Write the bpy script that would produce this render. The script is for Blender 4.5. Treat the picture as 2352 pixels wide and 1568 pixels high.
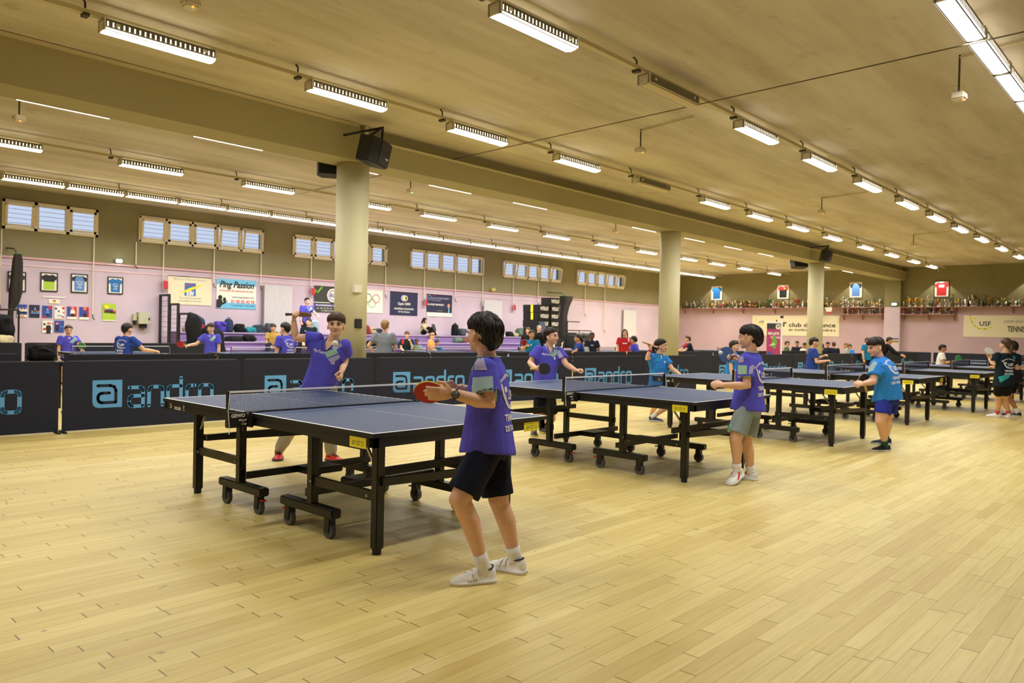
import bpy, bmesh, math, random
from mathutils import Vector as V, Matrix
from mathutils.bvhtree import BVHTree
from mathutils import noise as mnoise
sc = bpy.context.scene
for o in list(bpy.data.objects): bpy.data.objects.remove(o)
# ------------------------------------------------------------ camera, world, exposure
W, H, FPX = 2352, 1568, 1740.49
CAM = V((-2.5816, -3.4460, 1.3447)); YAW, PITCH, ROLL = 0.746007, -0.0118622, 0.0212231
cf = V((math.cos(YAW)*math.cos(PITCH), math.sin(YAW)*math.cos(PITCH), math.sin(PITCH)))
cr0 = V((math.sin(YAW), -math.cos(YAW), 0)); cu0 = cr0.cross(cf)
CR = cr0*math.cos(ROLL)+cu0*math.sin(ROLL); CU = cu0*math.cos(ROLL)-cr0*math.sin(ROLL); CF = cf
cd = bpy.data.cameras.new('camera'); cam = bpy.data.objects.new('camera', cd); sc.collection.objects.link(cam)
M = Matrix((CR, CU, -CF)).transposed().to_4x4(); M.translation = CAM; cam.matrix_world = M
cd.sensor_width = 36; cd.lens = FPX/W*36; cd.clip_start = .05; cd.clip_end = 200
cd.dof.use_dof = True; cd.dof.focus_distance = 5.3; cd.dof.aperture_fstop = 3.8
sc.camera = cam
sc.view_settings.view_transform = 'Standard'; sc.view_settings.look = 'None'
sc.view_settings.exposure = 0.07; sc.view_settings.gamma = 1; sc.view_settings.use_curve_mapping = False
sc.cycles.use_denoising = True
sc.cycles.max_bounces = 8; sc.cycles.diffuse_bounces = 5; sc.cycles.sample_clamp_indirect = 6
wd = bpy.data.worlds.new('daylight'); sc.world = wd; wd.use_nodes = True
bg = wd.node_tree.nodes['Background']; bg.inputs[0].default_value = (.70, .79, 1.0, 1); bg.inputs[1].default_value = .85
TUBE_POWER = 50.0          # watts of each ceiling light
TUBE_GLOW = 9.0            # brightness of each diffuser

def ray(x, y):
    return CF+CR*((x-W/2)/FPX)-CU*((y-H/2)/FPX)
def at(x, y, ax, val):      # the point of a room plane (axis ax = val) seen at a place of the photo
    d = ray(x, y); return CAM+d*((val-CAM[ax])/d[ax])
def dep(x, y, d):           # the point at a measured distance along the view axis
    return CAM+ray(x, y)*d

# ------------------------------------------------------------ materials
def lin(c):
    if isinstance(c, str):
        c = tuple(int(c[i:i+2], 16)/255 for i in (0, 2, 4))
    return tuple((x/12.92 if x <= .04045 else ((x+.055)/1.055)**2.4) for x in c)+(1,)
MATS = {}
def mat(name, col, rough=.6, metal=0., var=0., scale=8., bump=0., bscale=200., emit=0., spec=.5, coat=0., stretch=None):
    if name in MATS: return MATS[name]
    m = bpy.data.materials.new(name); m.use_nodes = True; MATS[name] = m
    nt = m.node_tree; b = nt.nodes['Principled BSDF']; c = lin(col)
    b.inputs['Base Color'].default_value = c; b.inputs['Roughness'].default_value = rough
    b.inputs['Metallic'].default_value = metal; b.inputs['Specular IOR Level'].default_value = spec
    b.inputs['Coat Weight'].default_value = coat
    m.diffuse_color = c
    tc = nt.nodes.new('ShaderNodeTexCoord'); src = tc.outputs['Object']
    if stretch:
        mp = nt.nodes.new('ShaderNodeMapping'); mp.inputs['Scale'].default_value = stretch
        nt.links.new(src, mp.inputs[0]); src = mp.outputs[0]
    if var:
        n = nt.nodes.new('ShaderNodeTexNoise'); n.inputs['Scale'].default_value = scale; n.inputs['Detail'].default_value = 5
        r = nt.nodes.new('ShaderNodeValToRGB'); e = r.color_ramp.elements
        e[0].position = .3; e[1].position = .7
        e[0].color = tuple(x*(1-var) for x in c[:3])+(1,); e[1].color = tuple(min(1, x*(1+var)) for x in c[:3])+(1,)
        nt.links.new(src, n.inputs[0]); nt.links.new(n.outputs[0], r.inputs[0]); nt.links.new(r.outputs[0], b.inputs['Base Color'])
    if bump:
        n2 = nt.nodes.new('ShaderNodeTexNoise'); n2.inputs['Scale'].default_value = bscale; n2.inputs['Detail'].default_value = 3
        bp = nt.nodes.new('ShaderNodeBump'); bp.inputs['Strength'].default_value = bump; bp.inputs['Distance'].default_value = .01
        nt.links.new(src, n2.inputs[0]); nt.links.new(n2.outputs[0], bp.inputs['Height']); nt.links.new(bp.outputs[0], b.inputs['Normal'])
    if emit:
        b.inputs['Emission Color'].default_value = c; b.inputs['Emission Strength'].default_value = emit
    return m
def cloth(name, col, var=.08): return mat(name, col, .85, 0, var, 14, .25, 60, spec=.2)

def nodes(name, rough=.6, spec=.4):
    m = bpy.data.materials.new(name); m.use_nodes = True; MATS[name] = m
    nt = m.node_tree; b = nt.nodes['Principled BSDF']
    b.inputs['Roughness'].default_value = rough; b.inputs['Specular IOR Level'].default_value = spec
    def N(t, **k):
        n = nt.nodes.new('ShaderNode'+t)
        for a, v in k.items(): setattr(n, a, v)
        return n
    def L(a, b_): nt.links.new(a, b_)
    def math_(op, a, b_=None, c=None):
        n = N('Math', operation=op)
        for i, q in enumerate((a, b_, c)):
            if q is None: continue
            if isinstance(q, (int, float)): n.inputs[i].default_value = q
            else: L(q, n.inputs[i])
        return n.outputs[0]
    return m, nt, b, N, L, math_

def floor_material():
    m, nt, b, N, L, mm = nodes('maple_strip_floor', .33, .3)
    tc = N('TexCoord'); sx = N('SeparateXYZ'); L(tc.outputs['Object'], sx.inputs[0]); x, y = sx.outputs[0], sx.outputs[1]
    w = .076
    rv = mm('DIVIDE', y, w); row = mm('FLOOR', rv); fy = mm('SUBTRACT', rv, row)
    wn = N('TexWhiteNoise', noise_dimensions='1D'); L(row, wn.inputs['W'])
    ln = mm('MULTIPLY_ADD', wn.outputs[0], .5, .62)
    xv = mm('ADD', mm('DIVIDE', x, ln), mm('MULTIPLY', wn.outputs[0], 37.3)); cell = mm('FLOOR', xv); fx = mm('SUBTRACT', xv, cell)
    cv = N('CombineXYZ'); L(row, cv.inputs[0]); L(cell, cv.inputs[1])
    w2 = N('TexWhiteNoise', noise_dimensions='3D'); L(cv.outputs[0], w2.inputs['Vector'])
    ramp = N('ValToRGB'); e = ramp.color_ramp.elements
    e[0].position = 0; e[0].color = lin('d2bc76'); e[1].position = 1; e[1].color = lin('e2d08c')
    e2 = ramp.color_ramp.elements.new(.45); e2.color = lin('dac780')
    L(w2.outputs[0], ramp.inputs[0])
    mp = N('Mapping'); mp.inputs['Scale'].default_value = (1.6, 34, 1); L(tc.outputs['Object'], mp.inputs[0])
    gr = N('TexNoise'); gr.inputs['Scale'].default_value = 1.6; gr.inputs['Detail'].default_value = 7; gr.inputs['Roughness'].default_value = .65; L(mp.outputs[0], gr.inputs[0])
    mix = N('MixRGB', blend_type='MULTIPLY'); mix.inputs[0].default_value = .5; L(ramp.outputs[0], mix.inputs[1])
    gr2 = N('ValToRGB'); q = gr2.color_ramp.elements; q[0].position = .3; q[0].color = (.74, .66, .5, 1); q[1].position = .62; q[1].color = (1, 1, 1, 1)
    L(gr.outputs[0], gr2.inputs[0]); L(gr2.outputs[0], mix.inputs[2])
    # wear: worn grey-brown patches
    wr = N('TexNoise'); wr.inputs['Scale'].default_value = .55; wr.inputs['Detail'].default_value = 6
    mp2 = N('Mapping'); mp2.inputs['Scale'].default_value = (.6, 1.5, 1); L(tc.outputs['Object'], mp2.inputs[0]); L(mp2.outputs[0], wr.inputs[0])
    wr2 = N('ValToRGB'); q = wr2.color_ramp.elements; q[0].position = .36; q[0].color = (.80, .75, .62, 1); q[1].position = .58; q[1].color = (1, 1, 1, 1); L(wr.outputs[0], wr2.inputs[0])
    mix2 = N('MixRGB', blend_type='MULTIPLY'); mix2.inputs[0].default_value = .7; L(mix.outputs[0], mix2.inputs[1]); L(wr2.outputs[0], mix2.inputs[2])
    # joints
    ey = mm('MINIMUM', fy, mm('SUBTRACT', 1, fy)); ly = mm('LESS_THAN', ey, .024)
    ex = mm('MULTIPLY', mm('MINIMUM', fx, mm('SUBTRACT', 1, fx)), ln); lx = mm('LESS_THAN', ex, .003)
    kn = N('TexNoise'); kn.inputs['Scale'].default_value = 2.2; L(tc.outputs['Object'], kn.inputs[0])
    lyf = mm('MULTIPLY', ly, mm('MULTIPLY', kn.outputs[0], .75)); lxf = mm('MULTIPLY', lx, .9)
    ln_ = mm('MAXIMUM', lyf, lxf)
    mix3 = N('MixRGB'); L(ln_, mix3.inputs[0]); L(mix2.outputs[0], mix3.inputs[1]); mix3.inputs[2].default_value = lin('6e5730')
    sp = N('TexNoise'); sp.inputs['Scale'].default_value = 9; sp.inputs['Detail'].default_value = 2; L(tc.outputs['Object'], sp.inputs[0])
    spm = mm('GREATER_THAN', sp.outputs[0], .735)
    mix4 = N('MixRGB'); L(mm('MULTIPLY', spm, .5), mix4.inputs[0]); L(mix3.outputs[0], mix4.inputs[1]); mix4.inputs[2].default_value = lin('6a6258')
    L(mix4.outputs[0], b.inputs['Base Color'])
    L(mm('MULTIPLY_ADD', wr.outputs[0], .25, .30), b.inputs['Roughness'])
    return m
def ceiling_material():
    m, nt, b, N, L, mm = nodes('beige_painted_concrete', .8, .2)
    tc = N('TexCoord')
    mp = N('Mapping'); mp.inputs['Scale'].default_value = (.25, 1.6, 1); L(tc.outputs['Object'], mp.inputs[0])
    n = N('TexNoise'); n.inputs['Scale'].default_value = 1.1; n.inputs['Detail'].default_value = 9; n.inputs['Roughness'].default_value = .62; L(mp.outputs[0], n.inputs[0])
    r = N('ValToRGB'); e = r.color_ramp.elements; e[0].position = .33; e[0].color = lin('b2a892'); e[1].position = .6; e[1].color = lin('cdc5b2'); L(n.outputs[0], r.inputs[0])
    n2 = N('TexNoise'); n2.inputs['Scale'].default_value = 1.7; n2.inputs['Detail'].default_value = 12; n2.inputs['Roughness'].default_value = .75; L(tc.outputs['Object'], n2.inputs[0])
    r2 = N('ValToRGB'); e = r2.color_ramp.elements; e[0].position = .29; e[0].color = (.62, .58, .5, 1); e[1].position = .42; e[1].color = (1, 1, 1, 1); L(n2.outputs[0], r2.inputs[0])
    mx = N('MixRGB', blend_type='MULTIPLY'); mx.inputs[0].default_value = .8; L(r.outputs[0], mx.inputs[1]); L(r2.outputs[0], mx.inputs[2])
    L(mx.outputs[0], b.inputs['Base Color']); return m
def two_tone(name, low, high, z):      # painted wall: one colour to a height, another above
    m, nt, b, N, L, mm = nodes(name, .75, .25)
    tc = N('TexCoord'); s = N('SeparateXYZ'); L(tc.outputs['Object'], s.inputs[0])
    n = N('TexNoise'); n.inputs['Scale'].default_value = .9; n.inputs['Detail'].default_value = 6; L(tc.outputs['Object'], n.inputs[0])
    mx = N('MixRGB'); L(mm('GREATER_THAN', s.outputs[2], z), mx.inputs[0]); mx.inputs[1].default_value = lin(low); mx.inputs[2].default_value = lin(high)
    r = N('ValToRGB'); e = r.color_ramp.elements; e[0].position = .3; e[0].color = (.86, .86, .86, 1); e[1].position = .7; e[1].color = (1, 1, 1, 1); L(n.outputs[0], r.inputs[0])
    m2 = N('MixRGB', blend_type='MULTIPLY'); m2.inputs[0].default_value = 1; L(mx.outputs[0], m2.inputs[1]); L(r.outputs[0], m2.inputs[2])
    L(m2.outputs[0], b.inputs['Base Color']); return m

# ------------------------------------------------------------ geometry helpers
TMP = bpy.data.scenes.new('bake')      # a scratch scene: only the piece being fused or lettered is evaluated
ORIG = {}; KIDS = {}
def child(o, parent): o.parent = parent; KIDS.setdefault(parent.name, []).append(o)
def tag(o, label=None, cat=None, group=None, kind=None):
    if label: o['label'] = label
    if cat: o['category'] = cat
    if group: o['group'] = group
    if kind: o['kind'] = kind
    return o
def thing(name, label, cat, loc, group=None, kind=None, rot=0):
    o = bpy.data.objects.new(name, None); sc.collection.objects.link(o); o.location = loc; o.rotation_euler = (0, 0, rot)
    o.empty_display_size = .1; ORIG[o.name] = V(loc); return tag(o, label, cat, group, kind)
class G:
    def __init__(s): s.v = []; s.f = []; s.m = []
    def add(s, vs, fs, mi=0):
        k = len(s.v); s.v += [V(p) for p in vs]; s.f += [tuple(i+k for i in f) for f in fs]; s.m += [mi]*len(fs); return s
    def box(s, c, d, mi=0, rz=0, R=None):
        R = R or Matrix.Rotation(rz, 3, 'Z'); h = V(d)/2; c = V(c)
        vs = [c+R@V((h.x*a, h.y*b, h.z*e)) for a in (-1, 1) for b in (-1, 1) for e in (-1, 1)]
        return s.add(vs, [(0, 1, 3, 2), (4, 6, 7, 5), (0, 4, 5, 1), (2, 3, 7, 6), (0, 2, 6, 4), (1, 5, 7, 3)], mi)
    def span(s, a, b, mi=0):
        a, b = V(a), V(b); return s.box((a+b)/2, [abs(q) for q in (b-a)], mi)
    def bar(s, p, q, w, h, mi=0, up=V((0, 0, 1))):
        p, q = V(p), V(q); d = (q-p); l = d.length; d.normalize(); a = d.cross(up)
        if a.length < 1e-3: a = d.cross(V((1, 0, 0)))
        a.normalize(); b = a.cross(d); return s.box((p+q)/2, (l, w, h), mi, R=Matrix((d, a, b)).transposed())
    def loft(s, rings, mi=0, cap=True):
        n = len(rings[0]); vs = [p for r in rings for p in r]; fs = []
        for i in range(len(rings)-1):
            for j in range(n): fs.append((i*n+j, i*n+(j+1) % n, (i+1)*n+(j+1) % n, (i+1)*n+j))
        if cap: fs += [tuple(range(n))[::-1], tuple((len(rings)-1)*n+j for j in range(n))]
        return s.add(vs, fs, mi)
    def tube(s, pts, r, n=8, mi=0, round_=False, flat=1., ref=None):
        pts = [V(p) for p in pts]; rs = list(r) if isinstance(r, (list, tuple)) else [r]*len(pts)
        if round_:
            d0 = (pts[0]-pts[1]).normalized(); d1 = (pts[-1]-pts[-2]).normalized(); a, b = rs[0], rs[-1]
            pts = [pts[0]+d0*a*.92, pts[0]+d0*a*.6]+pts+[pts[-1]+d1*b*.6, pts[-1]+d1*b*.92]; rs = [a*.35, a*.8]+rs+[b*.8, b*.35]
        rings = []; u = None
        for i, p in enumerate(pts):
            t = (pts[min(i+1, len(pts)-1)]-pts[max(i-1, 0)]).normalized()
            if u is None:
                u = V(ref) if ref is not None else V((0, 0, 1)) if abs(t.z) < .9 else V((1, 0, 0))
            u = (u-t*u.dot(t))
            if u.length < 1e-5: u = t.orthogonal()
            u.normalize(); w = t.cross(u)
            rings.append([p+(u*math.cos(2*math.pi*j/n)+w*math.sin(2*math.pi*j/n)*flat)*rs[i] for j in range(n)])
        return s.loft(rings, mi)
    def ell(s, c, ax, n=16, m=10, mi=0):      # ellipsoid, ax = three axis vectors with length
        c = V(c); A = [V(a) for a in ax]; vs = [c-A[2]]
        for i in range(1, m):
            t = math.pi*i/m-math.pi/2
            for j in range(n):
                a = 2*math.pi*j/n; vs.append(c+A[0]*math.cos(t)*math.cos(a)+A[1]*math.cos(t)*math.sin(a)+A[2]*math.sin(t))
        vs.append(c+A[2]); fs = []
        for j in range(n): fs.append((0, 1+(j+1) % n, 1+j))
        for i in range(m-2):
            for j in range(n): fs.append((1+i*n+j, 1+i*n+(j+1) % n, 1+(i+1)*n+(j+1) % n, 1+(i+1)*n+j))
        k = 1+(m-2)*n
        for j in range(n): fs.append((k+j, k+(j+1) % n, len(vs)-1))
        return s.add(vs, fs, mi)
    def sph(s, c, r, n=12, m=8, mi=0): return s.ell(c, ((r, 0, 0), (0, r, 0), (0, 0, r)), n, m, mi)
    def lathe(s, c, prof, n=16, mi=0):
        c = V(c); return s.loft([[c+V((r*math.cos(2*math.pi*j/n), r*math.sin(2*math.pi*j/n), z)) for j in range(n)] for r, z in prof], mi)
    def cyl(s, p, q, r, n=12, mi=0): return s.tube([p, q], r, n, mi)
    def poly(s, pts, mi=0): return s.add(pts, [tuple(range(len(pts)))], mi)
    def plate(s, o, u, v, n, pts, th, mi=0):   # flat outline with real thickness
        o, u, v, n = V(o), V(u), V(v), V(n); a = [o+u*x+v*y for x, y in pts]; return s.loft([a, [q+n*th for q in a]], mi)
    def stamp(s, o, u, v, mesh2d, mi=0):
        o, u, v = V(o), V(u), V(v); vs, fs = mesh2d; return s.add([o+u*p[0]+v*p[1] for p in vs], fs, mi)
    def mesh(s, name='mesh', off=V((0, 0, 0))):
        me = bpy.data.meshes.new(name); me.from_pydata([tuple(p-off) for p in s.v], [], s.f); me.polygons.foreach_set('material_index', s.m); me.update(); return me
    def build(s, name, mats, parent=None, smooth=False, bevel=0, world=True, loc=None, seg=2):
        off = V((0, 0, 0))
        if parent is not None and world: off = ORIG.get(parent.name, off)
        if loc is not None: off = V(loc)
        me = s.mesh(name, off); bm = bmesh.new(); bm.from_mesh(me); bmesh.ops.recalc_face_normals(bm, faces=bm.faces)
        if bevel:
            bmesh.ops.remove_doubles(bm, verts=bm.verts, dist=1e-5)
            bmesh.ops.bevel(bm, geom=[e for e in bm.edges if e.is_manifold and e.calc_face_angle(0) > .6], offset=bevel, segments=seg, affect='EDGES', clamp_overlap=True)
        bm.to_mesh(me); bm.free()
        return link(name, me, mats, parent, smooth, loc, off)
def link(name, me, mats, parent=None, smooth=False, loc=None, off=None):
    for m in (mats if isinstance(mats, (list, tuple)) else [mats]): me.materials.append(m)
    if smooth: me.polygons.foreach_set('use_smooth', [True]*len(me.polygons))
    o = bpy.data.objects.new(name, me); sc.collection.objects.link(o)
    if parent is not None: child(o, parent); ORIG[o.name] = ORIG.get(parent.name, V((0, 0, 0)))
    elif loc is not None: o.location = loc; ORIG[o.name] = V(loc)
    return o
def copy_tree(o, parent=None):      # a thing with its parts and their sub-parts
    c = o.copy(); sc.collection.objects.link(c)
    if parent is not None: child(c, parent)
    for ch in list(KIDS.get(o.name, ())): copy_tree(ch, c)
    return c
def circle(r, n=24, cx=0, cy=0, ry=None, a0=0, a1=2*math.pi):
    ry = r if ry is None else ry; k = n if abs(a1-a0-2*math.pi) < 1e-6 else n-1
    return [(cx+r*math.cos(a0+(a1-a0)*i/k), cy+ry*math.sin(a0+(a1-a0)*i/k)) for i in range(n)]
def disc2(r, n=24, cx=0, cy=0, ry=None): return (circle(r, n, cx, cy, ry), [tuple(range(n))])
def rect2(x0, y0, x1, y1): return ([(x0, y0), (x1, y0), (x1, y1), (x0, y1)], [(0, 1, 2, 3)])
def poly2(pts): return (list(pts), [tuple(range(len(pts)))])
def ribbon(lines, w):            # strokes with round joins as flat faces
    vs, fs = [], []
    for ln in lines:
        for i, p in enumerate(ln):
            k = len(vs); vs += circle(w/2, 10, p[0], p[1]); fs.append(tuple(range(k, k+10)))
            if i+1 < len(ln):
                q = ln[i+1]; dx, dy = q[0]-p[0], q[1]-p[1]; l = math.hypot(dx, dy) or 1; nx, ny = -dy/l*w/2, dx/l*w/2
                k = len(vs); vs += [(p[0]+nx, p[1]+ny), (p[0]-nx, p[1]-ny), (q[0]-nx, q[1]-ny), (q[0]+nx, q[1]+ny)]; fs.append((k, k+1, k+2, k+3))
    return vs, fs
def ring2(r0, r1, n=32, cx=0, cy=0, a0=0, a1=2*math.pi):
    a = circle(r0, n, cx, cy, None, a0, a1); b = circle(r1, n, cx, cy, None, a0, a1); full = abs(a1-a0-2*math.pi) < 1e-6
    return a+b, [(i, (i+1) % n, n+(i+1) % n, n+i) for i in range(n if full else n-1)]
def join2(*ms):
    vs, fs = [], []
    for m in ms:
        k = len(vs); vs += list(m[0]); fs += [tuple(i+k for i in f) for f in m[1]]
    return vs, fs
def move2(m, dx=0, dy=0, sx=1, sy=None, shear=0, rot=0):
    sy = sx if sy is None else sy; c, s_ = math.cos(rot), math.sin(rot); out = []
    for x, y in m[0]:
        x, y = x*sx+shear*y*sy, y*sy; out.append((x*c-y*s_+dx, x*s_+y*c+dy))
    return out, m[1]
_TX = {}
def text2(s, size=1., align='LEFT', bold=0., shear=0., width=None):
    key = (s, bold)
    if key not in _TX:
        cu = bpy.data.curves.new('lettering', 'FONT'); cu.body = s; cu.size = 1; cu.offset = bold; cu.resolution_u = 3; cu.fill_mode = 'FRONT'
        o = bpy.data.objects.new('lettering', cu); TMP.collection.objects.link(o)
        vl = TMP.view_layers[0]; vl.update(); dg = vl.depsgraph; me = bpy.data.meshes.new_from_object(o.evaluated_get(dg))
        _TX[key] = ([(v.co.x, v.co.y) for v in me.vertices], [tuple(p.vertices) for p in me.polygons])
        bpy.data.objects.remove(o); bpy.data.curves.remove(cu); bpy.data.meshes.remove(me)
    vs, fs = _TX[key]
    if not vs: return [], []
    x0 = min(v[0] for v in vs); x1 = max(v[0] for v in vs); sx = size
    if width: sx = width/(x1-x0)
    dx = {'LEFT': -x0, 'CENTER': -(x0+x1)/2, 'RIGHT': -x1}[align]
    return [((x+dx)*sx+shear*y*size, y*size) for x, y in vs], fs
def widest(m): return max(p[0] for p in m[0])-min(p[0] for p in m[0])
ORD = ['first', 'second', 'third', 'fourth', 'fifth', 'sixth', 'seventh', 'eighth', 'ninth', 'tenth', 'eleventh', 'twelfth']
def nth(i):
    if i < 12: return ORD[i]
    k = i+1; return '%d%s' % (k, 'th' if 10 < k % 100 < 14 else {1: 'st', 2: 'nd', 3: 'rd'}.get(k % 10, 'th'))
X3, Y3, Z3 = V((1, 0, 0)), V((0, 1, 0)), V((0, 0, 1))
# andro wordmark, unit x-height
def andro_word():
    a = [(.02, 1), (.72, 1), (.86, .95), (.9, .82), (.9, 0), (.18, 0), (.04, .05), (0, .18), (0, .38), (.04, .5), (.18, .55), (.9, .55)]
    n = [(0, 0), (0, .82), (.04, .95), (.18, 1), (.72, 1), (.86, .95), (.9, .82), (.9, 0)]
    d = [(.9, 1.45), (.9, 0), (.18, 0), (.04, .05), (0, .18), (0, .82), (.04, .95), (.18, 1), (.9, 1)]
    r = [(0, 0), (0, .82), (.04, .95), (.18, 1), (.55, 1)]
    o_ = [(.18, 0), (.72, 0), (.86, .05), (.9, .18), (.9, .82), (.86, .95), (.72, 1), (.18, 1), (.04, .95), (0, .82), (0, .18), (.04, .05), (.18, 0)]
    out, x = [], 0
    for g, w in ((a, 1.3), (n, 1.28), (d, 1.32), (r, .92), (o_, .9)):
        out.append([(p[0]+x, p[1]) for p in g]); x += w
    return out, x
AW, AWX = andro_word()
A_SIGN = [(.28, 1.3), (.95, 1.3), (1.18, 1.22), (1.27, 1.0), (1.27, .3), (.5, .3), (.36, .36), (.3, .5), (.3, .66), (.36, .8), (.5, .86), (.92, .86)]
# ------------------------------------------------------------ the hall
CZ, YW, XF, YB, ZB = 4.8, 19.23, 36.2, 7.2, 4.18
X0, Y0 = -6.0, -6.5
PINK, OLIVE = 'cdbccd', '918a6a'
def structure(name, g, mats, **k):
    return tag(g.build(name, mats, **k), kind='structure')
structure('floor', G().span((X0, Y0, -.1), (XF+.3, YW+.3, 0)), floor_material())
structure('ceiling', G().span((X0, Y0, CZ), (XF+.3, YW+.3, CZ+.2)), ceiling_material())
WIN = [(2.74, 5.0, 3), (6.08, 9.97, 5), (11.03, 14.98, 5), (16.07, 20.08, 5), (21.23, 25.26, 5), (26.44, 30.5, 5)]
WZ0, WZ1 = 3.72, 4.47
g = G(); g.span((X0, YW, 0), (XF+.3, YW+.3, WZ0)); g.span((X0, YW, WZ1), (XF+.3, YW+.3, CZ)); x = X0
for a, b_, n in WIN: g.span((x, YW, WZ0), (a, YW+.3, WZ1)); x = b_
g.span((x, YW, WZ0), (XF+.3, YW+.3, WZ1))
wl = two_tone('pink_and_olive_wall_paint', PINK, OLIVE, 2.985)
structure('wall_left', g, wl)
structure('wall_back', G().span((XF, Y0, 0), (XF+.3, YW, CZ)), two_tone('pink_and_pale_olive_wall_paint', 'c6acb4', '8f8763', 2.93))
structure('wall_right', G().span((X0, Y0-.3, 0), (XF+.3, Y0, CZ)), wl)
structure('wall_front', G().span((X0-.3, Y0, 0), (X0, YW, CZ)), wl)
beamm = mat('olive_beam_paint', 'a29a72', .75, 0, .05, .7)
g = G(); g.span((X0, YB, ZB), (5.05, YB+.62, CZ)); g.span((5.05, YB, ZB), (XF, YB+.62, 4.57)); g.span((5.05, YB+.16, 4.57), (XF, YB+.62, CZ))
structure('trim_1', g, beamm)
creamm = mat('cream_trunking', 'c9bd92', .6)
g = G(); g.span((X0, YB-.035, 4.745), (5.0, YB, 4.79)); g.span((5.2, YB-.03, 4.55), (XF, YB+.01, 4.585)); g.span((5.13, YB-.04, ZB), (5.2, YB, 4.79))
structure('trim_2', g, creamm)
colm = mat('pale_olive_column_paint', 'c6c09c', .6, 0, .04, .9)
for i, (cx, r) in enumerate(((5.15, .278), (15.6, .28), (26.0, .28))):
    c = structure('column', G().lathe((cx, 7.52, 0), [(r, 0), (r, ZB)], 40), colm, smooth=False, loc=(cx, 7.52, 0))
    c.data.polygons.foreach_set('use_smooth', [len(p.vertices) == 4 for p in c.data.polygons])
structure('pilaster', G().span((XF-.32, 7.35, 0), (XF, 8.05, ZB+.05)), two_tone('pilaster_paint', 'd2becb', '8f8763', 2.93))
g = G(); g.span((X0, YW-.05, 2.985), (XF, YW, 3.035)); structure('trim_3', g, mat('pink_ledge', 'd3a9b4', .6))
g = G(); g.span((X0, YW-.02, 2.80), (XF, YW, 2.825)); structure('trim_4', g, mat('pink_rail', 'e9ccd3', .6))

# windows
frm = mat('cream_window_frame', 'e4d7b6', .5); glass = mat('window_glass', 'f7f9fb', .05, 0, spec=.5)
gb = glass.node_tree.nodes['Principled BSDF']; gb.inputs['Transmission Weight'].default_value = 1; gb.inputs['IOR'].default_value = 1.02
grille = mat('outside_grille', '7f8796', .6)
for wi, (a, b_, n) in enumerate(WIN):
    w = thing('window_%d' % (wi+1), None, None, ((a+b_)/2, YW, WZ0), kind='structure')
    g = G(); t = .07; y0, y1 = YW-.05, YW+.1
    g.span((a, y0, WZ0), (b_, y1, WZ0+t)); g.span((a, y0, WZ1-t), (b_, y1, WZ1)); g.span((a, y0, WZ0), (a+t, y1, WZ1)); g.span((b_-t, y0, WZ0), (b_, y1, WZ1))
    st = (b_-a)/n
    for k in range(1, n): g.span((a+k*st-.04, y0, WZ0), (a+k*st+.04, y1, WZ1))
    g.build('window_frame', frm, w, bevel=.006)
    for k in range(n):
        xa, xb = a+k*st+.05, a+(k+1)*st-.05; za, zb = WZ0+.08, WZ1-.08
        tilt = 0 if (k*7+wi*3) % 4 in (1, 2) else .16
        fixed = (k*5+wi) % 5 == 3 or (wi == 0 and k == 1)
        fw = .02 if fixed else .06; g = G(); hinge = V((0, YW-.03, za)); R = Matrix.Rotation(0 if fixed else tilt, 3, 'X')
        def P(x_, z_, y_=0): return hinge+V((x_, 0, 0))+R@V((0, y_, z_-za))
        def slab(p, q, r, s_, gg, th=.035):
            f = [p, q, r, s_]; n_ = (f[1]-f[0]).cross(f[3]-f[0]).normalized()*th; gg.loft([f, [v+n_ for v in f]])
        for (p, q, r, s_) in ((xa, za, xb, za+fw), (xa, zb-fw, xb, zb), (xa, za, xa+fw, zb), (xb-fw, za, xb, zb)):
            slab(P(p, q), P(r, q), P(r, s_), P(p, s_), g)
        sash = g.build('sash', frm, w)
        gg = G(); slab(P(xa+fw, za+fw, .01), P(xb-fw, za+fw, .01), P(xb-fw, zb-fw, .01), P(xa+fw, zb-fw, .01), gg, .006); gg.build('pane', glass, sash)
    g = G()
    for k in range(6): z = WZ0+.08+k*.12; g.span((a, YW+.24, z), (b_, YW+.258, z+.008))
    g.build('guard_bars', grille, w)

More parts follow.
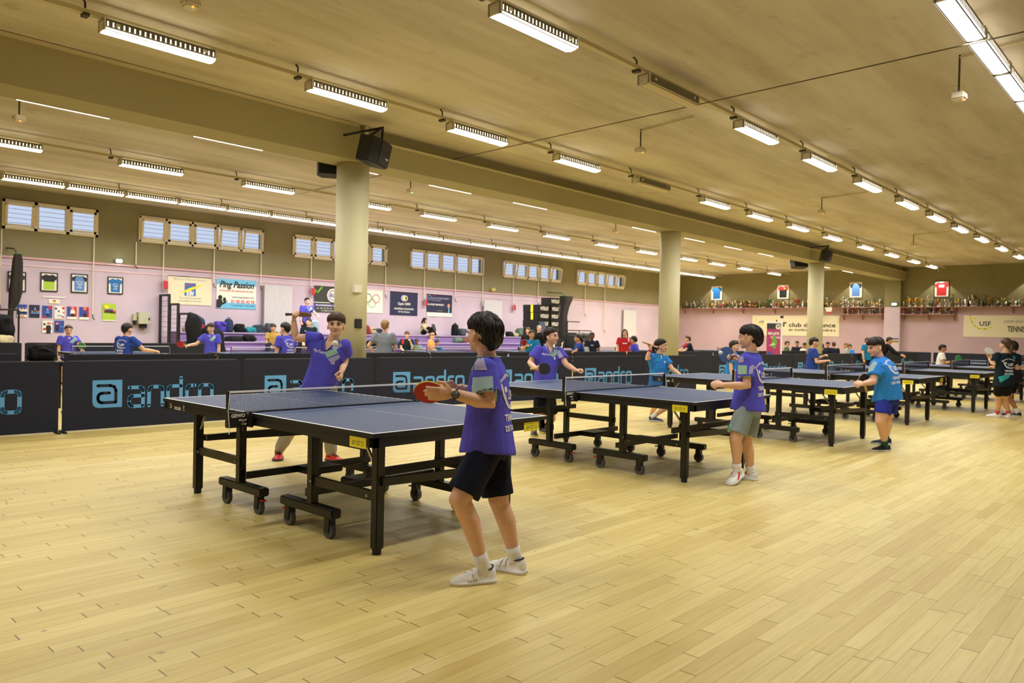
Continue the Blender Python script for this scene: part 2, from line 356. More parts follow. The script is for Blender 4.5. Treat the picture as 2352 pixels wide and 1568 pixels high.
# ------------------------------------------------------------ ceiling lights
tubem = mat('lit_diffuser', 'fff4dc', .5, emit=TUBE_GLOW); slotm = mat('lit_slot', 'fff2dd', .5, emit=1.3); slotup = mat('lit_top_slot', 'fff2dd', .5, emit=8.0)
coolm = mat('cool_lit_diffuser', 'f4f4ff', .5, emit=1.2)
offm = mat('unlit_diffuser', 'c9bb93', .5); housem = mat('lamp_housing', 'b9b4a2', .35, .3); louvm = mat('lamp_louvre', '6f6a58', .4, .4); capm = mat('lamp_end_cap', 'd8d2bd', .4)
LL, LW, LH = 1.25, .19, .13
def make_lamp(lit=True, cool=False):
    r = thing('ceiling_light', None, None, (0, 0, 0))
    g = G(); g.span((0, -LW/2+.03, LH-.02), (LL, LW/2-.03, LH)); g.span((0, -LW/2+.01, .0), (LL, -LW/2+.03, LH*.95), 1); g.span((0, LW/2-.03, 0), (LL, LW/2-.01, LH*.95), 1)
    if lit:
        for k in range(22):
            x = .04+k*(LL-.08)/21
            for s_ in (-1, 1): g.span((x-.009, s_*(LW/2-.01)-.002, .045), (x+.007, s_*(LW/2-.01)+.002, .095), 2)
        for s_ in (-1, 1): g.span((.05, s_*.035-.008, LH), (LL-.05, s_*.035+.008, LH+.002), 3)
    g.build('louvre', [housem, louvm, slotm, slotup], r)
    g = G(); ring = [(-LW/2, .012), (-LW/2+.02, 0), (0, -.012), (LW/2-.02, 0), (LW/2, .012), (LW/2, .022), (-LW/2, .022)]
    g.loft([[V((x, y, z)) for y, z in ring] for x in (.015, LL-.015)]); g.build('diffuser', (coolm if cool else tubem) if lit else offm, r)
    for x in (0, LL-.015): G().span((x, -LW/2, 0), (x+.015, LW/2, LH)).build('end_cap', capm, r)
    for x in (.14, LL-.14): G().span((x-.02, -LW/2-.006, .06), (x+.02, -LW/2+.012, .09)).build('clip', mat('clip_steel', 'f2efe2', .15, .6), r)
    if lit:
        ld = bpy.data.lights.new('tube', 'AREA'); ld.shape = 'RECTANGLE'; ld.size = LL-.06; ld.size_y = LW-.03; ld.energy = TUBE_POWER*(.65 if cool else 1); ld.spread = math.radians(158)
        ld.color = (1, .985, .93) if not cool else (.93, .96, 1)
        lo = bpy.data.objects.new('tube', ld); sc.collection.objects.link(lo); child(lo, r); lo.location = (LL/2, 0, -.016)
    return r
protos = {True: make_lamp(True), False: make_lamp(False), 'cool': make_lamp(True, True)}
used = set(); LZ = 4.5
def put_lamp(x, y, kind, label, group):
    p = protos[kind]
    if kind in used: p = copy_tree(p)
    used.add(kind); p.location = (x, y, LZ); tag(p, label, 'light', group); return p
def px_x(x0, y0): return at(x0, y0, 2, LZ).x
rowB = [(2.82, 1)]+[(px_x(1460, 197), 0)]+[(px_x(a, b_), 1) for a, b_ in ((1689, 295), (1849, 366), (1968, 420), (2057, 465), (2130, 497), (2192, 523), (2243, 547), (2287, 569), (2324, 588))]
rowA = [(px_x(a, b_), k) for a, b_, k in ((222, 78, 1), (704, 208, 1), (1040, 297, 1), (1286, 367, 1), (1474, 418, 0), (1619, 463, 1), (1737, 493, 1), (1831, 519, 1), (1911, 543, 1), (1979, 566, 1), (2038, 584, 1), (2087, 599, 1), (2131, 611, 1))]
rowD = [(px_x(a, b_), k) for a, b_, k in ((28, 233, 1), (440, 314, 1), (750, 374, 1), (989, 424, 1), (1184, 464, 1), (1343, 494, 0), (1468, 520, 1), (1578, 546, 1), (1670, 565, 1), (1750, 581, 1), (1820, 596, 1), (1886, 610, 1), (1926, 622, 1))]
rowE = [(.55, 1)]+[(px_x(a, b_), 1) for a, b_ in ((272, 380), (553, 428), (800, 468), (967, 495), (1126, 520), (1258, 541), (1375, 561), (1472, 577), (1560, 594), (1635, 605), (1700, 616), (1757, 628))]
names = {'B': ('row right of the beam and furthest right of the two', 1.88), 'A': ('row beside the near face of the beam', 5.43), 'D': ('row just behind the beam', 9.05), 'E': ('middle row beyond the beam', 12.58)}
for key, row in (('B', rowB), ('A', rowA), ('D', rowD), ('E', rowE)):
    txt, y = names[key]
    short = {'B': 'in the open right-hand row', 'A': 'in the row beside the beam', 'D': 'in the row just behind the beam', 'E': 'in the middle row beyond the beam'}[key]
    for i, (x, k) in enumerate(row):
        put_lamp(x, y, bool(k), '%s louvred ceiling light, %s from the left %s' % ('lit' if k else 'unlit', nth(i), short), 'ceiling lights '+short)
for i in range(25):
    put_lamp(2.05+i*1.31, 16.35, True, 'lit ceiling light, %s from the left in the unbroken row along the window wall' % nth(i), 'ceiling lights along the window wall')
for i in range(5):
    put_lamp(3.95+i*1.31, -1.55, 'cool', 'cool white ceiling light, %s from the near end of the row at top right' % nth(i), 'cool ceiling lights at top right')
for i in range(3):
    put_lamp(-4.5+i*2.6, 1.88 if i < 2 else -1.55, True, 'lit ceiling light above the near floor, %s along' % nth(i), 'ceiling lights above the near floor')
railm = mat('white_lighting_rail', 'c4b98f', .5); hookm = mat('dark_hook', '4a4336', .5, .4)
for y, t, xs in ((1.88, 'open right-hand row', rowB), (5.43, 'row beside the beam', rowA), (12.58, 'middle row beyond the beam', rowE), (16.35, 'row along the window wall', [(2.05+i*2.62, 1) for i in range(13)])):
    r = thing('lighting_rail', 'long cream rail carrying the ceiling lights of the '+t, 'rail', (15, y, LZ+LH), 'lighting rails')
    G().span((X0+.2, y-.035, LZ+LH), (XF-.6, y+.035, LZ+LH+.05)).build('rail', railm, r)
    for x, _ in xs:
        G().tube([(x-.16, y, LZ+LH+.05), (x-.16, y, CZ-.05), (x-.16, y+.05, CZ)], .012, 6).span((x-.19, y-.05, LZ+LH-.03), (x-.13, y+.05, LZ+LH+.005)).build('hook', hookm, r)
# detectors hanging on short stems, with their conduits
detm = mat('cream_detector', 'd6cdb0', .5); ledm = {'red': mat('amber_led', 'ff7a30', .4, emit=3), 'green': mat('green_led', '7fe0b0', .4, emit=3)}
for i, (x, y, d, lab, c) in enumerate(((2202, 222, .5, 'cream box detector with an amber light hanging at top right', 'red'), (1471, 345, .35, 'small detector hanging above the middle of the right bay', 'red'),
        (1887, 486, .35, 'small detector hanging between the light rows, far right bay', 'red'), (2098, 562, .35, 'farthest small detector hanging in the right bay', 'red'),
        (943, 438, .35, 'detector with a green light hanging beyond the beam, right of the first column', 'green'), (1414, 530, .35, 'detector hanging beyond the beam near the second column', 'red'),
        (44, 272, .4, 'detector on three short rods at the left edge', 'red'), (438, 8, .3, 'pale detector on a conduit arm at the top left', 'red'))):
    q = at(x, y, 2, CZ-d); t = thing('smoke_detector', lab, 'detector', q, 'hanging detectors')
    G().box(q, (.16, .16, .09)).build('body', detm, t, bevel=.02); G().sph(q+V((0, -.05, -.045)), .014, 8, 6).build('indicator', ledm[c], t)
    G().tube([q+V((0, 0, .04)), V((q.x, q.y, CZ))], .012, 6).build('stem', hookm, t)
    G().tube([(q.x, q.y, CZ-.03), (q.x-.2, q.y-1.1, CZ-.03)], .014, 6).build('conduit', railm, t)
# steel cable across the hall
pa, pb = at(2352, 73, 1, -2.0), at(520, 482, 1, 18.9)
tag(G().tube([pa+(pb-pa)*(i/16)+V((0, 0, -.25*math.sin(math.pi*i/16)))*.0 for i in range(17)], .008, 6).build('steel_cable', mat('dull_steel', '6a6248', .4, .5), loc=pa), 'thin steel cable stretched across the hall under the ceiling lights', 'cable')
# loudspeakers on the columns
spk = mat('black_speaker', '17171a', .6); spg = mat('speaker_grille', '232326', .8, 0, .2, 200)
def speaker(c, yaw, tilt, s, lab):
    t = thing('loudspeaker', lab, 'speaker', c, 'black loudspeakers on the columns'); R = Matrix.Rotation(yaw, 3, 'Z')@Matrix.Rotation(tilt, 3, 'X')
    def T(p): return V(c)+R@(V(p)*s)
    g = G(); pr = [(-.30, .14), (.30, .14), (.34, -.08), (.22, -.2), (-.22, -.2), (-.34, -.08)]
    g.loft([[T((x, y, z)) for x, y in pr] for z in (-.2, .2)]); g.build('cabinet', spk, t, bevel=.012)
    g = G(); g.loft([[T((x*1.0, y, z)) for x, y in ((-.2, -.2), (.2, -.2), (.2, -.215), (-.2, -.215))] for z in (-.18, .18)]); g.build('grille', spg, t)
    g = G(); g.plate(T((.04, -.217, -.08)), R@X3*s, R@Z3*s, R@(-Y3)*s, [(0, 0), (.1, 0), (.1, .03), (0, .03)], .004); g.build('badge', mat('silver_badge', 'd8d8d8', .3, .6), t)
    g = G(); g.tube([T((-.1, .1, .2)), T((.05, -.05, .42)), T((.2, -.02, .2))], .022*s, 6); g.tube([T((.05, -.05, .42)), V((c.x-.25, YB if c.y < YB else YB+.62, c.z+.3))], .02, 6); g.build('bracket', spk, t)
speaker(at(857, 349, 1, 6.72), .55, .22, 1.02, 'black loudspeaker slung in front of the first column')
speaker(at(760, 386, 1, 8.0), 2.6, .2, .7, 'black loudspeaker half hidden behind the first column')
speaker(at(1895, 588, 1, 6.75), .5, .2, .95, 'black loudspeaker in front of the third column')
speaker(at(1835, 603, 1, 8.3), 2.6, .25, 1.0, 'black loudspeaker hanging left of the third column')
t = thing('socket_conduit', 'cream conduit with two junction boxes down the first column', 'conduit', (5.3, 7.26, 2.6))
a = at(829, 480, 1, 7.3); g = G().tube([(a.x, 7.28, ZB), (a.x, 7.28, 2.35)], .022, 6); g.build('pipe', creamm, t)
q = at(820, 663, 1, 7.25); G().box(q, (.17, .07, .14)).build('junction_box', mat('white_plastic', 'dcd6c4', .4), t, bevel=.01)
q2 = at(822, 743, 1, 7.25); G().box(q2, (.13, .08, .16)).build('socket', mat('black_plastic', '2b2a2a', .4), t, bevel=.01)
G().tube([(q.x+.02, 7.27, q.z), (q.x+.02, 7.27, q2.z)], .02, 6).build('pipe', creamm, t)
# added lamps, not hall fittings, that imitate the light scallops above the trophies
for i, y in enumerate((17.0, 13.15, 9.5, 5.75, 2.2)):
    t = thing('added_wall_lamp', 'lamp added to imitate light cones on the far wall, %s from the left' % nth(i), 'light', (XF-.42, y, 4.5), 'added far wall lamps')
    G().cyl((XF-.42, y, 4.52), (XF-.42, y, 4.64), .04, 12).cyl((XF-.42, y, 4.64), (XF-.42, y, CZ), .012, 6).build('added_lamp_body', housem, t)
    ld = bpy.data.lights.new('beam', 'SPOT'); ld.energy = 85; ld.spot_size = math.radians(88); ld.spot_blend = .12; ld.color = (1, .95, .8); ld.shadow_soft_size = .03
    lo = bpy.data.objects.new('beam', ld); sc.collection.objects.link(lo); child(lo, t); lo.location = (0, 0, .01)
# ------------------------------------------------------------ table tennis tables
blk = mat('black_powder_coat', '161412', .42, .0, spec=.5); apr = mat('black_table_apron', '131315', .5); wht = mat('white_line', 'f4f4f2', .5)
blue = mat('matt_blue_table_top', '25406c', .5, 0, .05, 3, spec=.38); rub = mat('black_rubber', '1a1a1a', .7); whl = mat('grey_wheel', '55575a', .6); yel = mat('yellow_label', 'f2e530', .5); ink = mat('black_ink', '141414', .5)
steel = mat('bright_steel', 'b8b8b4', .25, .9); netm = mat('navy_net_mesh', '343748', .8); tape = mat('white_net_tape', 'fafafa', .6); redm = mat('red_plastic', 'c03324', .5); limem = mat('lime_plastic', 'c6e02f', .5)
def make_table():
    r = thing('table_tennis_table', None, None, (0, 0, 0)); HW, HL, ZT = .7625, 1.37, .76
    for s in (-1, 1):
        ya, yb = (.004, HL) if s > 0 else (-HL, -.004)
        g = G(); lw = .02
        g.span((-HW, ya, ZT-.026), (HW, yb, ZT-.0006), 0)
        y_end = yb if s > 0 else ya; yi = y_end-s*lw
        def top(x0, y0, x1, y1, mi, z=ZT): g.add([(x0, min(y0, y1), z), (x1, min(y0, y1), z), (x1, max(y0, y1), z), (x0, max(y0, y1), z)], [(0, 1, 2, 3)], mi)
        yin = ya if s > 0 else yb
        for sx in (-1, 1): top(sx*(HW-lw) if sx < 0 else HW-lw, yin, HW if sx > 0 else -HW+lw, yi, 2) if sx > 0 else top(-HW, yin, -HW+lw, yi, 2)
        top(-HW, yi, HW, y_end, 2); top(-.0015, yin, .0015, yi, 2); top(-HW+lw, yin, -.0015, yi, 1); top(.0015, yin, HW-lw, yi, 1)
        g.build('table_top', [apr, blue, wht], r)
        g = G(); q = .012
        for sx in (-1, 1): g.box((sx*(HW-q-.02), (ya+yb)/2, ZT-.055), (.04, abs(yb-ya)-2*q, .058))
        g.box((0, y_end-s*(q+.02), ZT-.055), (2*HW-2*q, .04, .058)); g.box((0, yin+s*.05, ZT-.055), (2*HW-2*q, .03, .05)); g.box((0, (ya+yb)/2, ZT-.05), (2*HW-.1, .03, .045))
        g.build('apron', apr, r)
        for sx in (-1, 1):
            lx = sx*.5625
            l = G().box((lx, s*1.165, .377), (.06, .06, .685)).build('leg', blk, r, bevel=.005)
            G().cyl((lx, s*1.165, 0), (lx, s*1.165, .035), .028, 14).cyl((lx, s*1.165, .03), (lx, s*1.165, .05), .02).build('foot', rub, l)
            G().box((lx, s*.475, .44), (.055, .06, .53)).build('post', blk, r, bevel=.004)
            G().bar((lx, s*.43, .345), (lx, s*1.15, .345), .028, .06).sph((lx-sx*-.033, s*1.1, .345), .009, 8, 6, 1).sph((lx+sx*.033, s*.5, .345), .009, 8, 6, 1).build('side_rail', [blk, steel], r)
            b_ = G().box((lx, s*.44, .165), (.075, .62, .06)).build('floor_beam', blk, r, bevel=.008)
            for k, yy in enumerate((s*.44-.235, s*.44+.235)):
                cst = G(); cst.box((lx, yy, .118), (.05, .055, .05)); cst.box((lx-.024, yy, .085), (.006, .05, .085)); cst.box((lx+.024, yy, .085), (.006, .05, .085))
                cst = cst.build('caster', blk, b_)
                # wheel sits inside the fork
                w = G().cyl((lx-.017, yy, .05), (lx+.017, yy, .05), .05, 20, 0); w.cyl((lx-.02, yy, .05), (lx+.02, yy, .05), .018, 10, 1)
                w.build('wheel', [whl, blk], b_)
                if (k == 0) == (s > 0): G().box((lx, yy-s*.05, .105), (.03, .05, .01)).build('brake_pedal', redm if sx < 0 else blk, b_)
            G().bar((lx, s*1.0, .70), (lx, s*1.14, .52), .014, .014).build('stay', steel, r)
        G().bar((-.5625, s*1.03, .46), (.5625, s*1.03, .46), .03, .05).build('cross_rail', blk, r)
        G().bar((-.5625, s*.40, .25), (.5625, s*.40, .25), .03, .05).build('cross_rail', blk, r)
        G().bar((-.5625, s*1.20, .44), (.5625, s*1.20, .40), .03, .05).build('cross_rail', blk, r)
        G().box((0, s*.30, .25), (.3, .22, .05)).build('lock_plate', blk, r, bevel=.01)
        # yellow labels with the black word
        for sx in ((-1,) if s < 0 else (1,)):
            g = G(); o = V((sx*(HW-.011), s*(HL-.155), ZT-.066)); u = V((0, sx, 0)); n = V((sx, 0, 0))
            g.plate(o, u, Z3, n, [(-.078, -.03), (.078, -.03), (.078, .032), (-.078, .032)], .0015)
            g.stamp(o+n*.002-u*.055+Z3*-.014, u, Z3, move2(ribbon(AW, .14), 0, 0, .11/AWX, .021), 1); g.build('label', [yel, ink], r)
            sx = -sx; g = G(); o = V((sx*(HW-.155), s*(HL-.011), ZT-.066)); u = V((-s, 0, 0)); n = V((0, s, 0))
            g.plate(o, u, Z3, n, [(-.078, -.03), (.078, -.03), (.078, .032), (-.078, .032)], .0015)
            g.stamp(o+n*.002-u*.055+Z3*-.014, u, Z3, move2(ribbon(AW, .14), 0, 0, .11/AWX, .021), 1); g.build('label', [yel, ink], r)
        for sx in ((-1, 1) if s > 0 else ()):
            # white lettering near the far end of the long sides
            g = G(); u = V((0, sx, 0)); n = V((sx, 0, 0)); o = V((sx*(HW-.0105), s*1.27 if sx < 0 else s*1.0, ZT-.075)); u = u if sx > 0 else V((0, -1, 0))
            g.stamp(o+n*.001, u, Z3, move2(ribbon([A_SIGN], .26), 0, 0, .03), 0); g.stamp(o+n*.001+u*.09, u, Z3, text2('ROLLER', .032, bold=.03), 0)
            g.stamp(o+n*.001+u*.235, u, Z3, ribbon([[(.0, .02), (.014, .03), (.02, .012), (.03, .0)], [(.02, .012), (.01, 0)], [(.014, .03), (.03, .034)]], .004), 0); g.sph(o+n*.001+u*.02*0+u*.249+Z3*.04, .004, 8, 6, 0)
            g.build('lettering', wht, r)
    # net and its posts
    nz, nx = ZT+.1525, HW+.1525
    net = G()
    for k in range(-90, 91): net.span((k*.0101-.0007, -.0007, ZT+.004), (k*.0101+.0007, .0007, nz-.012))
    for k in range(15): z = ZT+.008+k*.0094; net.span((-nx, -.0007, z-.0007), (nx, .0007, z+.0007))
    no = net.build('net', netm, r); G().span((-nx, -.003, nz-.013), (nx, .003, nz)).build('tape', tape, no); G().span((-nx, -.003, ZT+.001), (nx, .003, ZT+.01)).build('hem', rub, no)
    for sx in (-1, 1):
        g = G(); g.box((sx*(nx+.004), 0, ZT+.055), (.012, .036, .2)); g.box((sx*(HW+.078), 0, ZT-.042), (.168, .05, .10)); g.box((sx*(HW+.012), .0, ZT-.05), (.024, .13, .085)); g.box((sx*(HW-.02), 0, ZT+.004), (.08, .06, .008))
        po = g.build('net_post', blk, r, bevel=.004)
        g = G(); g.tube([(sx*nx, -.02, nz), (sx*(nx+.012), -.024, ZT+.02), (sx*(nx+.006), -.03, ZT-.07), (sx*(nx+.012), -.04, ZT-.13), (sx*(nx+.0), -.03, ZT-.1)], .0022, 5); g.build('cord', tape, po)
        g = G(); n = -Y3; u = X3; o = V((sx*(HW+.082)-.062, -.0262, ZT-.04))
        g.stamp(o+Z3*.018, u, Z3, text2('GEWO', .032, bold=.035), 0); g.stamp(o+u*.05-Z3*.01, u, Z3, text2('World', .022, shear=.3, bold=.02), 0); g.stamp(o+u*.075-Z3*.034, u, Z3, text2('Cup', .022, shear=.3, bold=.02), 0); g.stamp(o+u*.108+Z3*.018, u, Z3, ribbon([[(.0, .018), (.012, .026), (.018, .01), (.026, .0)], [(.018, .01), (.008, 0)]], .003), 0); g.build('lettering', wht, po)
        G().cyl((sx*(HW+.02), .03, ZT-.085), (sx*(HW+.02), .03, ZT-.13), .012, 8).build('knob', rub, po)
    return r
TG = 'match tables on the near court'
tab = make_table(); tab.location = (.7625, 1.37, 0); tab.rotation_euler[2] = .008
tag(tab, 'nearest blue table tennis table, with the white-shod boy at its end', 'table', TG)
for (x, y, rz, lab) in ((3.45, -.11, -.012, 'second blue table from the front, grey-shorts boy at its end'), (6.95, -.17, -.01, 'third table from the front, bright blue-shirted boy leaning over it'),
        (10.42, -.1, -.01, 'fourth table from the front, behind the bright blue-shirted boy'), (13.95, -.3, 0, 'fifth table from the front, ponytailed girl in black at its end'),
        (17.5, -.35, 0, 'sixth table from the front, behind the ponytailed girl'), (21.1, -.4, 0, 'seventh table from the front, near the far barriers'), (24.7, -.4, 0, 'farthest table of the near court row')):
    c = copy_tree(tab); c.location = (x+.7625, y+1.37, 0); c.rotation_euler[2] = rz; tag(c, lab)
TG2 = 'tables on the court along the window wall'
for (x, y, lab) in ((2.5, 12.55, 'table beyond the barriers at far left, between two blue-shirted boys'), (5.3, 11.75, 'table beyond the barriers in front of the boy with the red bat'), (8.2, 12.3, 'table beyond the barriers just left of the first column'),
        (11.2, 12.3, 'table beyond the barriers before the seated boys and lilac benches'), (14.6, 12.0, 'table beyond the barriers in front of the stacked black boxes'), (18.4, 12.4, 'table beyond the barriers before the girl in navy'), (22.5, 12.4, 'table beyond the barriers before the red-shirted girl'), (27.0, 11.9, 'table beyond the barriers right of the second column')):
    c = copy_tree(tab); c.location = (x+.7625, y, 0); c.rotation_euler[2] = 0; tag(c, lab, group=TG2)
# ------------------------------------------------------------ barriers
navy = mat('navy_barrier_cloth', '151a2c', .85, 0, .1, 30, .15, 300); hem = mat('grey_barrier_hem', '3c3e49', .8); sky = mat('light_blue_print', '5a9fd8', .6)
def make_barrier(w, h, printed):
    r = thing('barrier', None, None, (0, 0, 0)); c = .05
    o = [(-w/2+.015, .02), (w/2-.015, .02), (w/2-.015, h-c), (w/2-.035, h-.012), (w/2-.07, h), (-w/2+.07, h), (-w/2+.035, h-.012), (-w/2+.015, h-c)]
    g = G(); g.plate((0, .012, 0), X3, Z3, -Y3, o, .024); g.span((-w/2+.06, -.014, h-.012), (w/2-.06, .014, h+.002), 1)
    p = g.build('panel', [navy, hem], r)
    if printed:
        s = .216; ox, oz = -.80, .283; g = G(); y = -.0135
        sq = [(.35, 0), (1.62, 0), (1.62, 1.62), (0, 1.62), (0, .35), (.05, .17), (.17, .05)]
        g.stamp((ox, y, oz), X3, Z3, move2(poly2(sq), 0, 0, s), 0); g.stamp((ox, y-.001, oz), X3, Z3, move2(ribbon([A_SIGN], .17), 0, 0, s), 1)
        g.stamp((ox+.435, y, oz-.0), X3, Z3, ribbon([[(p_[0]*1.09/AWX, p_[1]*.245) for p_ in l_] for l_ in AW], .046), 0); g.build('print', [sky, navy], p)
    for sx in (-1, 1):
        G().box((sx*(w/2-.02), 0, h/2), (.02, .02, h-.02)).build('upright', rub, r)
        G().box((sx*(w/2-.02), 0, .012), (.035, .24, .022)).build('foot', rub, r, bevel=.004)
    return r
bp = make_barrier(2.285, .88, True); bq = make_barrier(2.285, .88, False); first = {True: bp, False: bq}; seen = set()
def barrier(a, b_, printed, label, group):
    p = first[printed]
    if printed in seen: p = copy_tree(p)
    seen.add(printed); a, b_ = V(a), V(b_); p.location = (a+b_)/2; p.rotation_euler[2] = math.atan2(b_.y-a.y, b_.x-a.x); tag(p, label, 'barrier', group)
row = [(-4.15, 6.95), (-1.83, 6.98), (.47, 6.86), (2.78, 6.80), (5.1, 6.75), (7.42, 6.55), (9.72, 6.2), (12.02, 6.0), (14.3, 5.92)]
for i in range(len(row)-1):
    barrier(row[i]+(0,), row[i+1]+(0,), True, 'navy barrier with light blue lettering, %s from the left of the front row' % nth(i), 'printed barriers of the front row')
x, y = 14.75, 5.75
for i in range(7):
    barrier((x, y, 0), (x+2.32, y-.06, 0), True, 'navy lettered barrier, %s to the right of the second column' % nth(i), 'printed barriers right of the second column'); x += 2.34; y -= .06
row2 = [(-3.9, 9.3), (-1.6, 9.35), (.72, 9.4)]
for i in range(2): barrier(row2[i]+(0,), row2[i+1]+(0,), False, 'plain navy barrier at the left edge behind the front row, %s' % nth(i), 'plain barriers of the second row')
x, y = 1.15, 9.05
for i in range(12):
    barrier((x, y, 0), (x+2.3, y-.08, 0), False, 'plain navy barrier of the second row, %s after the gap at left' % nth(i), 'plain barriers of the second row'); x += 2.33; y -= .085
for i in range(3):      # low barriers of the far left court
    barrier((.2+i*2.33, 16.35, 0), (2.5+i*2.33, 16.35, 0), False, 'plain navy barrier behind the far left players, %s from the left' % nth(i), 'plain barriers behind the far left players')
y = 7.6
for i in range(6):
    barrier((33.2, y-.02, 0), (33.1, y-2.3, 0), False, 'plain navy barrier along the far end wall, %s from the left' % nth(i), 'plain barriers along the end wall'); y -= 2.33
# ------------------------------------------------------------ things on the walls
def c_(name, col, **k): return mat(name, col, **k)
PW = c_('paper_white', 'e8e6dc', rough=.6); PK = c_('print_black', '1c1c1e', rough=.6); PR = c_('print_red', 'c8252b', rough=.6); PB = c_('print_blue', '2b4aa0', rough=.6); PN = c_('print_navy', '20254a', rough=.6)
PY = c_('print_yellow', 'e6d92c', rough=.6); PG = c_('print_green', '6fae3c', rough=.6); PC = c_('print_cyan', '6db9e0', rough=.6); PS = c_('print_skin', 'c99a80', rough=.6); PGY = c_('print_grey', '8d929c', rough=.6); PCR = c_('banner_cream', 'e4dcbc', rough=.6)
PLB = c_('print_light_blue', '5b87c8', rough=.6); PTQ = c_('print_blue_jersey', '1f6fb5', rough=.6); PLG = c_('print_lime', 'a9c93d', rough=.6); PPK = c_('print_pink', 'b53c74', rough=.6); PLI = c_('print_lilac', 'b9b2d8', rough=.6); PDK = c_('print_charcoal', '3a3a36', rough=.6); PPU = c_('print_purple', '5a4fa0', rough=.6); POR = c_('print_orange', 'e08a3a', rough=.6)
ALL = [PW, PK, PR, PB, PN, PY, PG, PC, PS, PGY, PCR, PLB, PTQ, PLG, PPK, PLI, PDK, PPU, POR]
ix = lambda m: ALL.index(m)
def wall_rect(x0, y0, x1, y1, far=False, off=0.):
    ax, val = (0, XF-off) if far else (1, YW-off)
    xm = (x0+x1)/2; z0, z1 = at(xm, y1, ax, val).z, at(xm, y0, ax, val).z; ym = (y0+y1)/2
    a, b_ = at(x0, ym, ax, val), at(x1, ym, ax, val)
    if far: return V((val, a.y, z0)), V((0, -1, 0)), V((-1, 0, 0)), a.y-b_.y, z1-z0
    return V((a.x, val, z0)), X3, -Y3, b_.x-a.x, z1-z0
class Poster:
    def __init__(s, name, label, cat, px, bgm, far=False, group=None, frame=None, th=.012, off=.014):
        s.o, s.u, s.n, s.w, s.h = wall_rect(*px, far=far, off=off); s.k = 0
        s.root = thing(name, label, cat, s.o+s.u*s.w/2, group)
        g = G(); g.plate(s.o, s.u, Z3, s.n, rect2(0, 0, s.w, s.h)[0], th); g.build('sheet', bgm, s.root); s.th = th
        if frame:
            g = G(); t = .025
            for r in ((-t, -t, s.w+t, 0), (-t, s.h, s.w+t, s.h+t), (-t, 0, 0, s.h), (s.w, 0, s.w+t, s.h)): g.plate(s.o, s.u, Z3, s.n, rect2(*r)[0], th+.012)
            g.build('frame', frame, s.root)
        s.g = G()
    def add(s, m2, m, dx=0, dy=0):       # drawing units: fractions of the height, from the lower left
        s.k += 1; s.g.stamp(s.o+s.n*(s.th+.0008*s.k)+s.u*dx*s.h+Z3*dy*s.h, s.u, Z3, move2(m2, 0, 0, s.h), ix(m)); return s
    def text(s, t, size, x, y, m, align='CENTER', **k): return s.add(text2(t, size, align, **k), m, x, y)
    def done(s, name='print'): 
        if s.g.v: s.g.build(name, ALL, s.root)
        return s.root
    @property
    def a(s): return s.w/s.h
def jersey(a, body, sleeve, P, text=None, collar=None):
    q = [(.16, .06), (.84, .06), (.86, .62), (.97, .60), (1., .82), (.70, .95), (.60, .91), (.5, .89), (.40, .91), (.30, .95), (0, .82), (.03, .60), (.14, .62)]
    P.add(poly2([(x*a, y) for x, y in q]), body)
    for sg in (0, 1):
        s_ = [(.14, .62), (.03, .60), (0, .82), (.30, .95), (.24, .8)]; P.add(poly2([((1-x if sg else x)*a, y) for x, y in (s_[::-1] if sg else s_)]), sleeve)
    if collar: P.add(ribbon([[(.40*a, .92), (.5*a, .885), (.60*a, .92)]], .03), collar)
    if text:
        P.add(ring2(.20, .225, 16, 0, 0, .6, 2.5), PW, .5*a, .40); P.add(ribbon([[(0, .1), (.03, .02), (.12, -.02), (.22, .0), (.28, .05)]], .025), PW, .36*a, .42); P.text('USF', .09, .52*a, .44, PW, bold=.02); P.text('TENNIS', .07, .5*a, .28, PW, bold=.02); P.text('DE TABLE', .06, .5*a, .21, PW, bold=.02)
blackf = c_('black_frame', '20201f', rough=.4); whitef = c_('white_frame', 'dcd8cc', rough=.5)
JG = 'framed jerseys on the window wall'
P = Poster('framed_jersey', 'framed dark jersey mostly hidden by the gathered net curtain at left', 'picture', (20, 626, 57, 667), PW, group=JG, frame=blackf); jersey(P.a, PK, PDK, P); P.done()
P = Poster('framed_jersey', 'framed black jersey with a lime lower half on the window wall', 'picture', (95, 628, 130, 667), PW, group=JG, frame=blackf); jersey(P.a, PK, PK, P); P.add(poly2([(.14*P.a, .05), (.86*P.a, .05), (.86*P.a, .52), (.14*P.a, .52)]), PLG); P.done()
P = Poster('framed_jersey', 'framed light blue jersey with black sleeves on the window wall', 'picture', (165, 631, 199, 670), PW, group=JG, frame=blackf); jersey(P.a, PLB, PK, P, True, PK); P.done()
P = Poster('framed_jersey', 'framed plain blue jersey left of the cream banner', 'picture', (249, 638, 280, 673), PW, group=JG, frame=blackf); jersey(P.a, PTQ, PTQ, P, True); P.done()
PG_ = 'small sport posters on the window wall'
def figure(P, x, y, s, shirt, n=1, dx=.25):
    for k in range(n):
        P.add(disc2(.07*s, 12), PS, x+k*dx, y+.28*s); P.add(poly2([(-.12*s, 0), (.12*s, 0), (.09*s, .2*s), (-.09*s, .2*s)]), shirt, x+k*dx, y); P.add(rect2(-.09*s, -.16*s, .09*s, 0), PK, x+k*dx, y)
